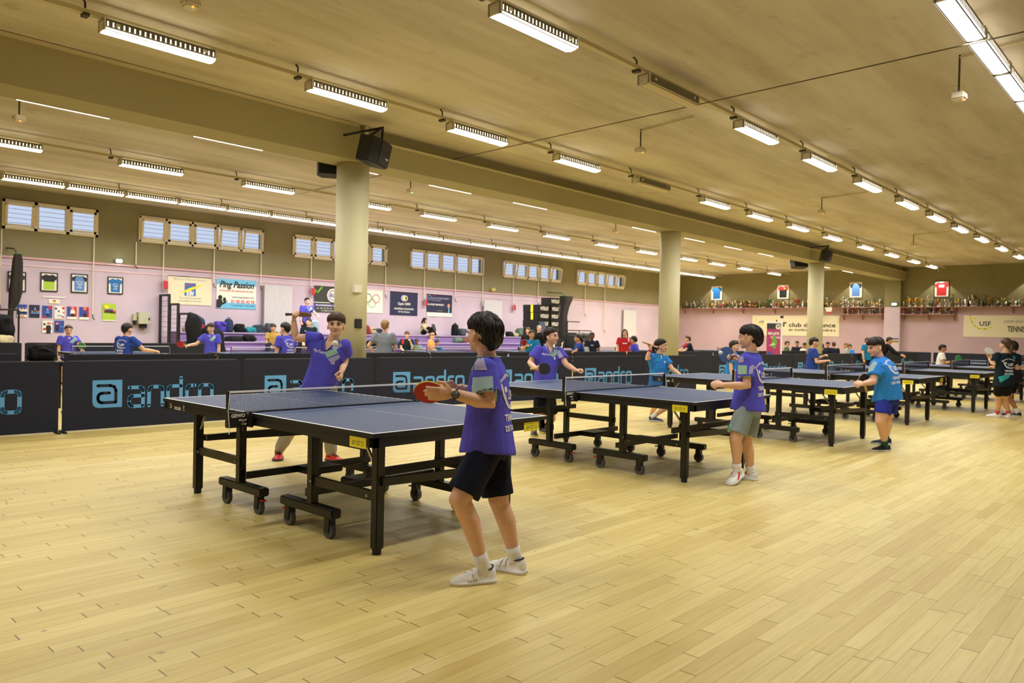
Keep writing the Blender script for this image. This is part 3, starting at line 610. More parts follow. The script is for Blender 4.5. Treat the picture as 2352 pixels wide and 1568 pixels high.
posts = [((39, 699, 62, 728), PB, 'three team portraits', lambda P: (figure(P, .2, .45, .9, PW, 3, .2), P.add(rect2(0, 0, P.a, .2), PW), P.add(rect2(.1, .05, .5, .12), PR))),
    ((67, 700, 91, 729), PN, 'a pyramid of players', lambda P: (figure(P, .2, .3, .7, PLB, 4, .15), figure(P, .4, .55, .7, PLB, 1))),
    ((97, 702, 120, 729), PB, 'a red corner and one player', lambda P: (P.add(poly2([(.35, 1), (P.a, 1), (P.a, .6)]), PR), figure(P, .4, .35, 1.2, PLB), P.add(rect2(0, 0, .3, .1), PR))),
    ((125, 703, 147, 732), PW, 'white ground and scattered colour blots', lambda P: (P.add(disc2(.1), PR, .62, .85), P.add(disc2(.09), PB, .1, .8), P.add(disc2(.07), PB, .3, .6), P.add(disc2(.06), PR, .65, .5), P.add(rect2(.2, .2, .55, .3), PC), P.add(disc2(.07), PR, .6, .15))),
    ((154, 704, 176, 733), PR, 'red half and a pale-shirted player', lambda P: (P.add(rect2(0, .2, .35*P.a, 1), PB), P.add(rect2(0, 0, P.a, .2), PW), figure(P, .4, .45, 1.5, PW))),
    ((182, 705, 204, 734), PR, 'red half and a blue-shirted player', lambda P: (P.add(rect2(0, .2, .35*P.a, 1), PB), P.add(rect2(0, 0, P.a, .2), PW), figure(P, .4, .45, 1.5, PB))),
    ((97, 736, 120, 764), PW, 'white ground and a black-shirted player, in the lower row', lambda P: (figure(P, .45, .25, 1.8, PK), P.add(disc2(.1), PR, .15, .3), P.add(disc2(.09), PN, .15, .7), P.add(ribbon([[(.4, .85), (.8, .75)]], .05), PR))),
    ((125, 736, 147, 763), PB, 'plain blue ground, at the end of the lower row', lambda P: (figure(P, .2, .35, 1.4, PN), P.add(disc2(.07), PR, .35, .8), P.add(rect2(.4, .45, .7, .52), PLB)))]
for px, bgm, t, f in posts:
    P = Poster('poster', 'small poster with '+t, 'poster', px, bgm, group=PG_, th=.004); f(P); P.done()
P = Poster('poster', 'yellow-green team photo poster right of the small posters', 'poster', (235, 697, 266, 737), PLG, th=.004, group=PG_); P.add(rect2(0, 0, P.a, .06), PW); figure(P, .12, .52, .4, PR, 7, .09); figure(P, .2, .6, .4, PB, 4, .1); P.add(disc2(.13), PY, .2, .8); P.done()
P = Poster('paper_lettering', 'strip of white paper lettering above the small posters', 'sign', (97, 679, 152, 684), PINKM := c_('pink_paper', PINK), th=.002); P.text('CHAMPIONNAT', 1.1, P.a/2, 0, PW, width=P.a*.98, bold=.06); P.done()
P = Poster('paper_sign', 'small white sign with a crest above the small posters', 'sign', (112, 687, 137, 697), PW, th=.004); P.add(disc2(.3), PY, P.a/2, .4); P.add(rect2(-.3, .5, .3, .8), PR, P.a/2, 0); P.done()
P = Poster('banner', 'cream banner with a blue square and yellow flash logo', 'banner', (385, 635, 486, 700), PCR, th=.006)
P.text('EBI France Batiment Industrie', .1, P.a/2, .86, PGY, width=P.a*.75); P.add(rect2(-.20, .32, .20, .77), c_('print_steel_blue', '2f79b0') and PTQ, P.a/2, 0); P.add(ring2(.16, .19, 20, 0, 0, .3, 2.8), PR, P.a/2-.02, .55)
P.add(poly2([(-.36, .42), (-.08, .44), (.55, .78), (-.02, .60)]), PY, P.a/2, 0); P.text('EBI', .2, P.a/2-.01, .34, PW, bold=.04, shear=.2); P.text('Tous travaux de renovation', .07, P.a/2, .22, PGY); P.text('et amenagement de bureaux', .07, P.a/2, .12, PGY); P.done()
P = Poster('banner', 'blue and white shop banner with black script and red phone number', 'banner', (497, 642, 588, 709), PW, th=.006)
for k, m in enumerate((PC, c_('p', 'ffffff') and PC)): pass
P.add(rect2(0, .80, P.a, 1), PC); P.add(rect2(0, 0, P.a, .2), PC); P.text('Ping Passion', .3, P.a/2, .72, PK, shear=.25, bold=.035, width=P.a*.86); P.text('La boutique des passionnes de ping !', .1, P.a/2, .58, PR, width=P.a*.86, bold=.01)
P.text('www.ping-passion.com', .1, P.a*.66, .37, PK, width=P.a*.56); P.text('01 45 82 43 95', .15, P.a*.66, .2, PR, width=P.a*.6, bold=.02); P.text('7 rue de Tolbiac - 75013 PARIS', .07, P.a*.66, .09, PK, width=P.a*.6)
P.add(poly2([(0, .02), (.13, .02), (.2, .12), (.3, .16), (.42, .28), (.30, .24), (.22, .2), (.2, .28), (.12, .33), (0, .28)]), PK); P.add(disc2(.075), PK, .13, .37); P.add(disc2(.055, ry=.075), PK, .28, .3); P.done()
P = Poster('banner', 'charcoal banner with a green tick and round white badge beside the column', 'banner', (721, 658, 806, 718), PDK, th=.006)
P.add(ribbon([[(.02, .86), (.13, .72), (.36, .98)]], .07), PG); P.add(disc2(.26, 40), PW, P.a/2, .66); P.add(ring2(.17, .2, 32), PPU, P.a/2, .66); P.text('RG', .2, P.a/2, .59, PPU, bold=.04); P.add(rect2(0, .36, .42*P.a, .385), PW); P.add(rect2(0, .225, P.a, .31), PPU); P.text('PLOMBERIE CHAUFFAGE', .07, P.a/2, .245, PW, width=P.a*.9, bold=.02); P.text('01 48 75 59 43 - 06 62 94 15 21', .07, P.a/2, .13, PW, width=P.a*.85); P.text('contact@plomberie.fr', .06, P.a*.35, .05, PW, bold=.01); P.done()
P = Poster('banner', 'white banner with five coloured rings right of the first column', 'banner', (812, 665, 879, 718), PW, th=.006)
for i, (x, y, m) in enumerate(((-.46, .66, PB), (-.02, .66, PK), (.40, .64, PR), (-.24, .44, POR), (.19, .44, PG))): P.add(ring2(.165, .195, 40), m, P.a/2+x, y-.02)
P.done()
P = Poster('banner', 'dark navy optician banner with two overlapping discs', 'banner', (896, 670, 959, 724), PN, th=.006); a = P.a
P.add(disc2(.13), PLI, a/2-.04, .73); P.add(disc2(.12), PW, a/2+.07, .73); P.add(disc2(.09), PY, a/2+.07, .73); P.add(poly2([(0, -.09), (.05, -.07), (.08, 0), (.05, .07), (0, .09)]), PK, a/2+.07, .73); P.text('Optic 2000', .15, a/2, .44, PW, bold=.02); P.text('FONTENAY-SOUS-BOIS', .1, a/2, .24, PW, width=a*.7, bold=.03); P.text('107 Rue Dalayrac', .09, a/2, .12, PW, bold=.02); P.done()
P = Poster('banner', 'indigo portrait banner with a white foot strip beside the navy one', 'banner', (980, 676, 1038, 727), PPU, th=.006); a = P.a
P.add(rect2(0, .18, a, 1), PN); P.add(rect2(0, 0, a, .18), PW); P.add(ring2(.1, .115, 24), PLI, .15, .84); P.text('LP', .09, .15, .80, PLI); P.text('CABINET', .06, .3, .92, PR, align='LEFT'); P.text('LOUIS PORCHERET', .12, .28, .78, PLI, align='LEFT', width=a*.7); P.text('EXPERT IMMOBILIER', .06, .28, .7, PLI, align='LEFT'); P.text('UN PROJET IMMOBILIER ?', .1, .05, .5, PW, align='LEFT', bold=.03, width=a*.64)
P.add(disc2(.075, ry=.1), PS, a*.86, .5); P.add(poly2([(-.17, 0), (.13, 0), (.13, .16), (.05, .22), (-.06, .22), (-.15, .16)]), PK, a*.86, .18); P.add(poly2([(-.03, 0), (.04, 0), (.05, .2), (-.03, .2)]), PC, a*.86, .18); P.text('04 75 31 22 08', .05, .5*a, .25, PY); P.text('agence', .05, a*.3, .06, PGY); P.text('immobilier', .05, a*.7, .06, PGY); P.done()
# electrical boxes, radiators, crank rods
elm = c_('grey_beige_box', 'b9b8a0', rough=.5)
for (px, d, lab) in (((312, 717, 338, 744), .22, 'large grey-beige electrical cabinet with a black handle on the pink wall'), ((302, 721, 311, 736), .14, 'small grey-beige switch box left of the electrical cabinet')):
    o, u, n, w, h = wall_rect(*px); t = thing('electrical_box', lab, 'box', o+u*w/2, None); G().span(o, o+u*w+n*d+Z3*h).build('cabinet', elm, t, bevel=.012)
    G().span(o+u*(w*.84)+n*d+Z3*h*.35, o+u*(w*.92)+n*(d+.03)+Z3*h*.55).build('handle', blk, t); G().span(o+u*w*.3-Z3*.12, o+u*w*.8+n*d*.7).build('cable_boot', rub, t)
radm = c_('white_radiator', 'd9d7da', rough=.4)
for (px, lab) in (((605, 656, 668, 762), 'white ribbed radiator panel left of the charcoal banner'), ((1109, 690, 1150, 775), 'white ribbed radiator panel right of the indigo banner'), ((1430, 712, 1458, 800), 'white ribbed radiator panel behind the red-shirted girl')):
    o, u, n, w, h = wall_rect(*px, off=.03); t = thing('radiator', lab, 'radiator', o+u*w/2, 'wall radiators'); G().span(o, o+u*w+n*.05+Z3*h).build('back_plate', radm, t); k = 22
    g = G()
    for i in range(k): g.span(o+u*(w*(i+.12)/k)+n*.05, o+u*(w*(i+.8)/k)+n*.075+Z3*h)
    g.build('ribs', radm, t); g = G().tube([o+u*-.06+n*.04+Z3*h*.98, o+u*-.06+n*.04-Z3*.3], .025, 8); g.build('pipe', c_('dark_pipe', '7a6a72'), t)
rodm = c_('white_crank_rod', 'ddd2c0', rough=.5); redh = c_('red_crank', 'c23040', rough=.5)
for i, (x, y0, y1, hnd) in enumerate(((3, 560, 700, 0), (216, 549, 722, 0), (313, 556, 606, 0), (376, 566, 648, 1), (492, 577, 650, 0), (600, 584, 656, 0), (715, 594, 664, 1), (886, 609, 676, 0), (975, 616, 690, 1), (1046, 626, 686, 0), (1109, 632, 702, 0), (1179, 640, 702, 1), (1236, 648, 695, 0), (1344, 660, 720, 0), (1389, 666, 756, 0))):
    a = at(x, y0, 1, YW-.05); b_ = at(x, y1, 1, YW-.05); t = thing('window_crank_rod', 'white window crank rod on the wall, %s from the left%s' % (nth(i), ', with a red handle' if hnd else ''), 'rod', (a.x, YW-.05, b_.z), 'window crank rods')
    G().tube([(a.x, YW-.05, WZ0-.02), (a.x, YW-.05, 3.1), (a.x-.02, YW-.09, 2.95), (a.x-.02, YW-.09, b_.z)], .02, 6).build('rod', rodm, t)
    q = V((a.x-.02, YW-.09, b_.z))
    if hnd: G().box(q+V((.05, -.03, -.08)), (.15, .1, .24)).build('crank_box', redh, t, bevel=.02); G().tube([q+V((-.03, -.04, .1)), q+V((-.03, -.08, -.22))], .016, 6).build('crank', steel, t)
    else: G().tube([q, q+V((0, -.02, -.1)), q+V((.03, -.06, -.14))], .014, 6).build('crank', hookm, t)
# emergency lights
ew = c_('emergency_white', 'd8fff0', emit=9.0)
for (px, far, lab) in (((263, 596, 279, 603), False, 'emergency exit light with two bright lenses on the olive wall'), ((2048, 695, 2062, 702), True, 'emergency exit light on the far pilaster above the shelf')):
    o, u, n, w, h = wall_rect(*px, far=far, off=.33 if far else 0); t = thing('emergency_light', lab, 'light', o+u*w/2); G().plate(o, u, Z3, n, rect2(0, 0, w, h)[0], .07).build('housing', c_('green_housing', '5a7a5c'), t)
    for k in (.3, .7): G().sph(o+u*w*k+n*.08+Z3*h*.5, .05, 10, 8).build('lens', ew, t)
t = thing('camera_box', 'small yellow-beige box on the olive wall above the pink ledge', 'box', at(1132, 665, 1, YW)); q = at(1132, 665, 1, YW-.08); G().box(q, (.2, .16, .14)).build('case', c_('yellowed_plastic', 'cfc079'), t, bevel=.02)
# gathered net curtains
netc = c_('gathered_black_net', '2a2520', rough=.95, var=.35, scale=40, stretch=(1, 1, .05)); greenr = c_('green_cord', '4f8f6a')
def curtain(prof, yp, lab):
    pts = [(at((a+b_)/2, y, 1, yp), abs(at(b_, y, 1, yp).x-at(a, y, 1, yp).x)/2) for a, b_, y in prof]
    base = pts[-1][0].copy(); base.z = 0; t = thing('net_curtain', lab, 'curtain', base, 'gathered divider nets'); n = 28
    rings = []
    for c, r in pts: rings.append([c+V((math.cos(2*math.pi*j/n)*r*(1+.14*math.sin(j*5.3)), math.sin(2*math.pi*j/n)*r*.75*(1+.14*math.sin(j*5.3)), 0)) for j in range(n)])
    c, r = pts[-1]; rings.append([V((p.x, p.y, .03)) for p in rings[-1]]); G().loft(rings).build('gathered_net', netc, t, smooth=True)
    c, r = pts[0]; G().tube([c+V((-r, 0, .0)), c+V((r, 0, -.02))], .03, 6).build('top_cord', greenr, t)
    G().tube([c+V((-r*.4, 0, .02)), V((c.x-r, yp, c.z+.12)), V((c.x-r*1.2, YW, c.z+.18))], .02, 6).build('hanger', hookm, t)
curtain([(33, 50, 583), (29, 53, 600), (25, 53, 640), (21, 52, 670), (20, 45, 695), (19, 32, 713), (17, 31, 725), (15, 33, 760), (13, 34, 790)], 18.6, 'tall dark gathered net curtain at the left edge of the window wall')
curtain([(1291, 1311, 680), (1291, 1310, 688), (1290, 1304, 705), (1288, 1300, 725), (1287, 1300, 745), (1286, 1301, 770)], 18.4, 'dark gathered net curtain right of the stacked black boxes')
# lilac benches
lil = c_('lilac_bench_paint', '846ca2', rough=.6, var=.05, scale=2); lil2 = c_('pale_lilac_edge', 'a896b6', rough=.5)
bx0, bx1 = 7.0, 23.7
t = thing('tiered_bench', 'long lilac tiered bench along the window wall', 'bench', ((bx0+bx1)/2, 18.2, 0)); TIER = ((18.5, 19.2, 1.17), (17.9, 18.5, .90), (17.3, 17.9, .70), (16.7, 17.3, .42))
for ya, yb, z in TIER: s_ = G().span((bx0, ya, 0), (bx1, yb, z-.02)).build('step', lil, t); G().span((bx0, ya-.03, z-.04), (bx1, yb, z)).build('seat_board', lil2, s_)
# black stepped railing at the left end
t = thing('stepped_railing', 'black stepped steel railing at the left end of the lilac bench', 'railing', (6.7, 18.2, 0)); fb = c_('black_steel', '1b1614', rough=.5)
for (ya, yb, z) in ((18.55, 19.15, 2.24), (17.95, 18.5, 1.97), (17.2, 17.9, 1.7)):
    g = G()
    for y in (ya, yb): g.span((6.67, y-.03, 0), (6.73, y+.03, z))
    g.span((6.67, ya, z-.06), (6.73, yb, z)); g.span((6.68, ya, .06), (6.72, yb, .1))
    for k in range(1, 14): zz = .1+(z-.15)*k/14; g.span((6.695, ya, zz-.004), (6.705, yb, zz+.004))
    g.build('panel', fb, t)
# bags and jackets
def lump(c, s, seed, amp=.3, n=30, m=18, freq=2.6):      # slack cloth: boxy, creased, flat underneath
    g = G(); c = V(c); g.ell((0, 0, 0), ((.5, 0, 0), (0, .5, 0), (0, 0, .5)), n, m); sq = lambda x: math.copysign(abs(2*x)**.72/2, x)
    for i, p in enumerate(g.v):
        d = V((sq(p.x), sq(p.y), sq(p.z))); w = mnoise.noise(d*freq+V((seed, seed*.7, 0)))+.55*mnoise.noise(V((d.x*9, d.y*9, d.z*3))+V((seed, 3, 1)))+.3*mnoise.noise(d*14+V((seed, 0, 5)))
        k = 1+amp*w; lean_ = .18*mnoise.noise(V((seed*3.1, 0, 0))); q = V(((d.x*k+lean_*d.z)*s[0], d.y*k*s[1], d.z*(1+.35*amp*w)*s[2])); q.z = max(q.z, -s[2]*.40); g.v[i] = c+q+V((0, 0, s[2]*.40))
    return g
def backpack(base, w, h, d, m, m2, lab, rz=0., group='bags on the lilac bench'):
    t = thing('backpack', lab, 'bag', base, group); R = Matrix.Rotation(rz, 3, 'Z'); b0 = V(base)
    def T(x, y, z): return b0+R@V((x, y, z))
    rings = []
    for z, k in ((0, .82), (.04, .95), (.15, 1), (.5, .98), (.78, .88), (.92, .66), (.985, .36), (1., .1)):
        rings.append([T(math.copysign(abs(math.cos(a))**.6, math.cos(a))*w/2*k, math.copysign(abs(math.sin(a))**.6, math.sin(a))*d/2*k, z*h) for a in [2*math.pi*j/20 for j in range(20)]])
    G().loft(rings).build('body', m, t, smooth=True)
    rings = [[T(math.copysign(abs(math.cos(a))**.5, math.cos(a))*w*.33*k, -d/2*.86-max(0, -math.sin(a))*d*.22, h*(.08+.42*zz)) for a in [2*math.pi*j/16 for j in range(16)]] for zz, k in ((0, .9), (.1, 1), (.8, 1), (1, .7))]
    G().loft(rings).build('pocket', m2, t, smooth=True)
    G().tube([T(-.04, 0, h*.97), T(-.03, 0, h*1.07), T(.03, 0, h*1.07), T(.04, 0, h*.97)], .012, 6).build('handle', m, t)
    return t
def softbag(name, base, s, m, lab, seed, group='bags on the lilac bench', strap=True, cat='bag'):
    t = thing(name, lab, cat, base, group); lump(base, s, seed).build('body' if cat == 'bag' else 'cloth', m, t, smooth=True)
    if strap: G().tube([V(base)+V((-s[0]*.35, -s[1]*.3, s[2]*.5)), V(base)+V((-.1*s[0], -s[1]*.55, s[2]*.75)), V(base)+V((s[0]*.3, -s[1]*.45, s[2]*.5))], .014, 6).build('strap', rub, t)
    return t
bk = {k: cloth('bag_'+k, v, .2) for k, v in dict(black='17181b', navy='2b3656', blue='35508e', purple='4b3fa8', grey='4c5158', teal='2f8a93', beige='b9ab86', red='8a2f38', green='5d7062', white='d5d6d2', slate='39424e', brown='7a5046').items()}
def tierpt(x, y, i): ya, yb, z = TIER[i]; q = at(x, y, 1, (ya+yb)/2); return V((q.x, (ya+yb)/2-.05, z))
ppm = lambda x, q: FPX/((q-CAM).dot(CF))
i = 0
for (x, w, h, tier, kind, col, lab) in ((427, 12, 8, 0, 's', 'beige', 'small green-white cloth bag at the left end of the top bench'), (438, 14, 19, 0, 'b', 'blue', 'blue backpack left of the big navy backpack'), (455, 24, 27, 0, 'b', 'navy', 'big navy backpack with a red pocket on the top bench'), (472, 20, 10, 0, 's', 'black', 'black jacket slumped right of the navy backpack'),
      (503, 22, 18, 0, 's', 'purple', 'bright purple sports bag on the top bench'), (523, 18, 25, 0, 'b', 'navy', 'tall dark blue backpack leaning beside the purple bag'), (547, 19, 14, 0, 's', 'black', 'black peaked bag right of the dark blue backpack'), (573, 22, 9, 0, 's', 'teal', 'flat teal and white bag on the top bench'), (593, 22, 13, 0, 's', 'slate', 'slate blue bag left of the radiator'), (616, 17, 16, 0, 's', 'grey', 'grey rounded bag before the radiator'),
      (841, 11, 16, 0, 'b', 'red', 'red and grey bag just right of the first column'), (852, 13, 11, 0, 's', 'beige', 'beige cloth bag right of the first column'), (867, 14, 10, 0, 's', 'slate', 'dark blue bag behind the grey-shirted boy'), (1043, 15, 22, 0, 'b', 'black', 'black backpack on the bench right of the woman with a laptop'), (1060, 16, 12, 0, 's', 'grey', 'grey folded jacket beside the black backpack'),
      (1150, 10, 8, 0, 's', 'white', 'white cloth bag at the right end of the bench'), (1166, 20, 8, 0, 's', 'black', 'low black bag at the right end of the bench'), (1194, 22, 14, 0, 's', 'green', 'dark green bundle below the stacked boxes'), (1180, 12, 6, 0, 's', 'beige', 'beige bundle beside the dark green bundle'),
      (536, 34, 9, 1, 's', 'black', 'long black bag lying on the second step'), (570, 22, 11, 1, 's', 'black', 'black rucksack lying at the right on the second step'), (476, 20, 22, 1, 's', 'black', 'black coat draped on the second step behind the red-bat boy'), (1048, 18, 9, 1, 's', 'green', 'grey-green bag on the second step'), (1064, 9, 8, 1, 's', 'brown', 'small brown bag on the second step'),
      (852, 20, 14, 2, 's', 'black', 'black domed bag on the third step by the column'), (948, 12, 14, 2, 'b', 'blue', 'bright blue backpack next to the boy in black and red'), (912, 16, 12, 2, 's', 'navy', 'navy bag with a white patch right of the grey-shirted boy'), (925, 8, 9, 2, 's', 'navy', 'small navy bag left of the blue backpack')):
    q = tierpt(x, 760, tier); k = ppm(x, q); ww, hh = w*1.12/k, h*1.25/k; i += 1
    if kind == 'b': backpack(q, ww, hh, .26, bk[col], bk['red' if col == 'navy' and w > 20 else col], lab, .1*((i % 5)-2))
    else: softbag('jacket' if 'jacket' in lab or 'coat' in lab or 'bundle' in lab else 'sports_bag', q, (ww*1.1, .36, hh*1.25), bk[col], lab, i*3.1, strap='bag' in lab and h > 9, cat='clothing' if ('jacket' in lab or 'coat' in lab or 'bundle' in lab) else 'bag')
RG = 'coats and bags by the stepped railing'
q = V((7.0, 16.95, 0)); q = at(367, 760, 1, 17.0)
softbag('jacket', V((6.75, 17.08, .75)), (.42, .16, 1.05), bk['black'], 'black coat hung on the stepped railing', 51, RG, False, 'clothing')
q = at(397, 780, 1, 17.0); softbag('jacket', V((max(q.x, 7.35), 17.05, .42)), (.5, .42, .95), bk['black'], 'black coat heap at the foot of the stepped railing', 57, RG, False, 'clothing')
q = at(401, 797, 1, 16.75); softbag('sports_bag', V((max(q.x, 7.2), 16.85, .42)), (.24, .2, .42), bk['teal'], 'turquoise bag below the black coat heap', 58, RG, False)
q = at(4, 765, 1, 16.8); softbag('jacket', V((q.x, 16.8, 1.02)), (.45, .4, .55), bk['black'], 'black coat hanging at the left edge of the photo', 61, 'coats at the left edge', False, 'clothing')
q = at(4, 790, 1, 16.6); softbag('jacket', V((q.x, 16.6, .55)), (.5, .45, .55), bk['beige'], 'camel coat hanging at the left edge of the photo', 62, 'coats at the left edge', False, 'clothing')
# coat stand carrying the coats at the left edge and the bundle over the barriers
t = thing('coat_rail', 'black rail carrying the coats at the left edge', 'rail', (q.x, 16.7, 0)); g = G()
for dx in (-.35, .35): g.tube([(q.x+dx, 16.7, 0), (q.x+dx, 16.7, 1.62)], .02, 6)
g.tube([(q.x-.35, 16.7, 1.62), (q.x+.35, 16.7, 1.62)], .02, 6); g.build('frame', fb, t)
# umpire table folded under black bags in the barrier gap
q = at(97, 800, 1, 9.9); t = thing('score_table', 'small folding table with black bags in the gap between barriers', 'table', (q.x, 9.9, 0), None)
G().span((q.x-.25, 9.7, .70), (q.x+.3, 10.1, .74)).build('top', blk, t)
for dx in (-.2, .25): G().span((q.x+dx-.015, 9.88, 0), (q.x+dx+.015, 9.92, .70)).build('leg', blk, t)
softbag('sports_bag', V((q.x, 9.9, .74)), (.36, .3, .3), bk['black'], 'crumpled black bag on the small table at left', 71, None)
# black boxes with white lettering upside down
bxm = c_('black_card_box', '131214', rough=.5); BG = 'stacked black boxes'
def sbox(o, w, d, h, lab, mark='flip', stripe=False, R=None):
    o = V(o); t = thing('black_box', lab, 'box', o, BG); R = R or Matrix.Identity(3); u, v, n = R@X3, R@Z3, R@-Y3
    g = G(); a = [o+R@V(p) for p in ((0, 0, 0), (w, 0, 0), (w, d, 0), (0, d, 0))]; g.loft([a, [p+v*h for p in a]]); g.build('carton', bxm, t, bevel=.008)
    g = G()
    if mark == 'flip': g.stamp(o+u*w*.88+v*h*.74+n*.002, -u, -v, text2('STIGA', h*.62, bold=.06, shear=.2, width=w*.74), 0)
    elif mark == 'up': g.stamp(o+u*w*.6+v*h*.12+n*.002, v, -u, text2('STIGA', w*.4, bold=.05, width=h*.8), 0); g.stamp(o-u*.002+R@Y3*d*.5+v*h*.12, v, R@Y3, text2('STIGA', d*.25, bold=.05, width=h*.8), 0)
    if g.v: g.build('lettering', wht, t)
    if stripe: g = G(); g.box(o-u*.003+R@Y3*d*.42+v*h*.5, (.006, d*.15, h*.94)); g.build('stripe', yel, t)
b0 = at(1236, 760, 1, 15.85); bx, by = b0.x, 15.85; hh = .235
for k in range(2): sbox((bx+.01*k, by, k*.78), .68, .8, .775, 'black carton with upright lettering at the %s of the left box stack' % ('foot' if k == 0 else 'middle'), 'up')
for k in range(3): sbox((bx+.015*(k % 2), by, 1.56+k*.30), .68, .82, .296, 'black carton with upside-down white lettering, left stack, %s layer from below' % nth(k), 'flip', k > 0)
sbox((bx+.715, by, 0), .55, .7, .955, 'tall plain black carton at the foot of the right box stack', None)
for k in range(5): sbox((bx+.715-.015*(k % 2), by-.02, .96+k*.30), .56, .7, .296, 'black carton with upside-down white lettering, right stack, %s layer from below' % nth(k), 'flip')
sbox((bx+.66, by+.0, 2.465), .70, .45, .295, 'topmost black carton, lying on the right box stack')
R = Matrix.Rotation(.28, 3, 'Y'); q = at(1288, 787, 1, 15.2); sbox((q.x-.25, 15.2, .25), .3, .5, .95, 'tilted black carton with sideways white lettering leaning right of the stacks', 'up', R=R)
t = thing('box_trestle', 'low black trestle under the tilted black carton', 'trestle', (q.x, 15.4, 0)); G().span((q.x-.35, 15.15, 0), (q.x+.45, 15.7, .2)).build('frame', fb, t)
q = at(1272, 742, 1, 14.9); t = thing('folded_panel', 'blue-grey folded panel leaning beside the black boxes', 'panel', (q.x, 14.9, 0)); g = G(); g.plate((q.x-.2, 14.9, 0), X3+Z3*0, V((-.12, .25, 1)).normalized(), -Y3, [(0, 0), (.38, 0), (.33, 1.85), (.05, 1.85)], .05); g.build('board', c_('blue_grey_board', '4a5678'), t)
binm = c_('dark_green_bin', '1d2a24', rough=.5)
for k, (x, lab) in enumerate(((1320, 'dark green wheeled bin right of the net curtain'), (1337, 'second dark green bin, standing right of the first'))):
    q = at(x, 770, 1, 17.6); t = thing('wheeled_bin', lab, 'bin', (q.x, 17.6, 0), 'wheeled bins'); ring = lambda z, s: [V((q.x+a*s, 17.6+b_*s, z)) for a, b_ in ((-.25, -.3), (.25, -.3), (.25, .3), (-.25, .3))]
    G().loft([ring(.08, .82), ring(1.28, 1)]).build('body', binm, t, bevel=.02); G().loft([ring(1.285, 1.06), ring(1.33, 1.06), ring(1.40, .9)]).build('lid', binm, t, bevel=.01)
    for a in (-.2, .2): G().cyl((q.x+a-.02, 17.85, .09), (q.x+a+.02, 17.85, .09), .09, 14).build('wheel', rub, t)
t = thing('cage_trolley', 'black tubular trolley frame behind the green bins', 'trolley', (26.2, 18.4, 0)); g = G()
q = at(1303, 760, 1, 18.2); q2 = at(1357, 770, 1, 18.2)
for x in (q.x, (q.x+q2.x)/2, q2.x): g.tube([(x, 18.2, 0), (x, 18.2, 1.5 if x != q.x else 1.9)], .022, 6)
g.tube([(q.x, 18.2, 1.9), ((q.x+q2.x)/2, 18.2, 1.9)], .022, 6); g.tube([(q.x, 18.2, 1.5), (q2.x, 18.2, 1.5)], .022, 6); g.tube([(q.x, 18.2, .3), (q2.x, 18.2, .3)], .022, 6); g.build('frame', fb, t)
# ------------------------------------------------------------ far end wall
shm = c_('pink_brown_shelf', '9a6a62', rough=.6)
SH = [(18.95, 8.08, 2.93, 'left part'), (7.32, -1.5, 2.93, 'right part')]; SL = [(10.1, 8.1, 2.6, 'short lower'), (7.32, 5.05, 2.6, 'second short lower')]
for ya, yb, z, t_ in SH+SL:
    t = thing('trophy_shelf', '%s of the %s trophy shelf on the far wall' % (t_, 'long' if z > 2.8 else 'low') if z > 2.8 else '%s trophy shelf under the long one' % t_, 'shelf', (XF-.2, (ya+yb)/2, z), 'trophy shelves')
    G().span((XF-.42, yb, z-.04), (XF, ya, z)).build('board', shm, t); k = max(2, int(abs(ya-yb)/1.8))
    for i in range(k+1): y = yb+.1+(ya-yb-.2)*i/k; G().bar((XF-.02, y, z-.28), (XF-.36, y, z-.04), .03, .03).span((XF-.03, y-.015, z-.3), (XF, y+.015, z-.04)).build('bracket', shm, t)
gold = c_('trophy_gold', 'c9a24a', rough=.22, metal=1); silv = c_('trophy_silver', 'd6d4cc', rough=.18, metal=1); marb = c_('trophy_marble', '3b322c', rough=.3); marw = c_('trophy_pale_marble', 'cfc7b6', rough=.3); tgrn = c_('trophy_green', '4f6a44', rough=.35, metal=.5); tred = c_('trophy_red', '8e2c26', rough=.4); tblu = c_('trophy_blue', '3a5486', rough=.4)
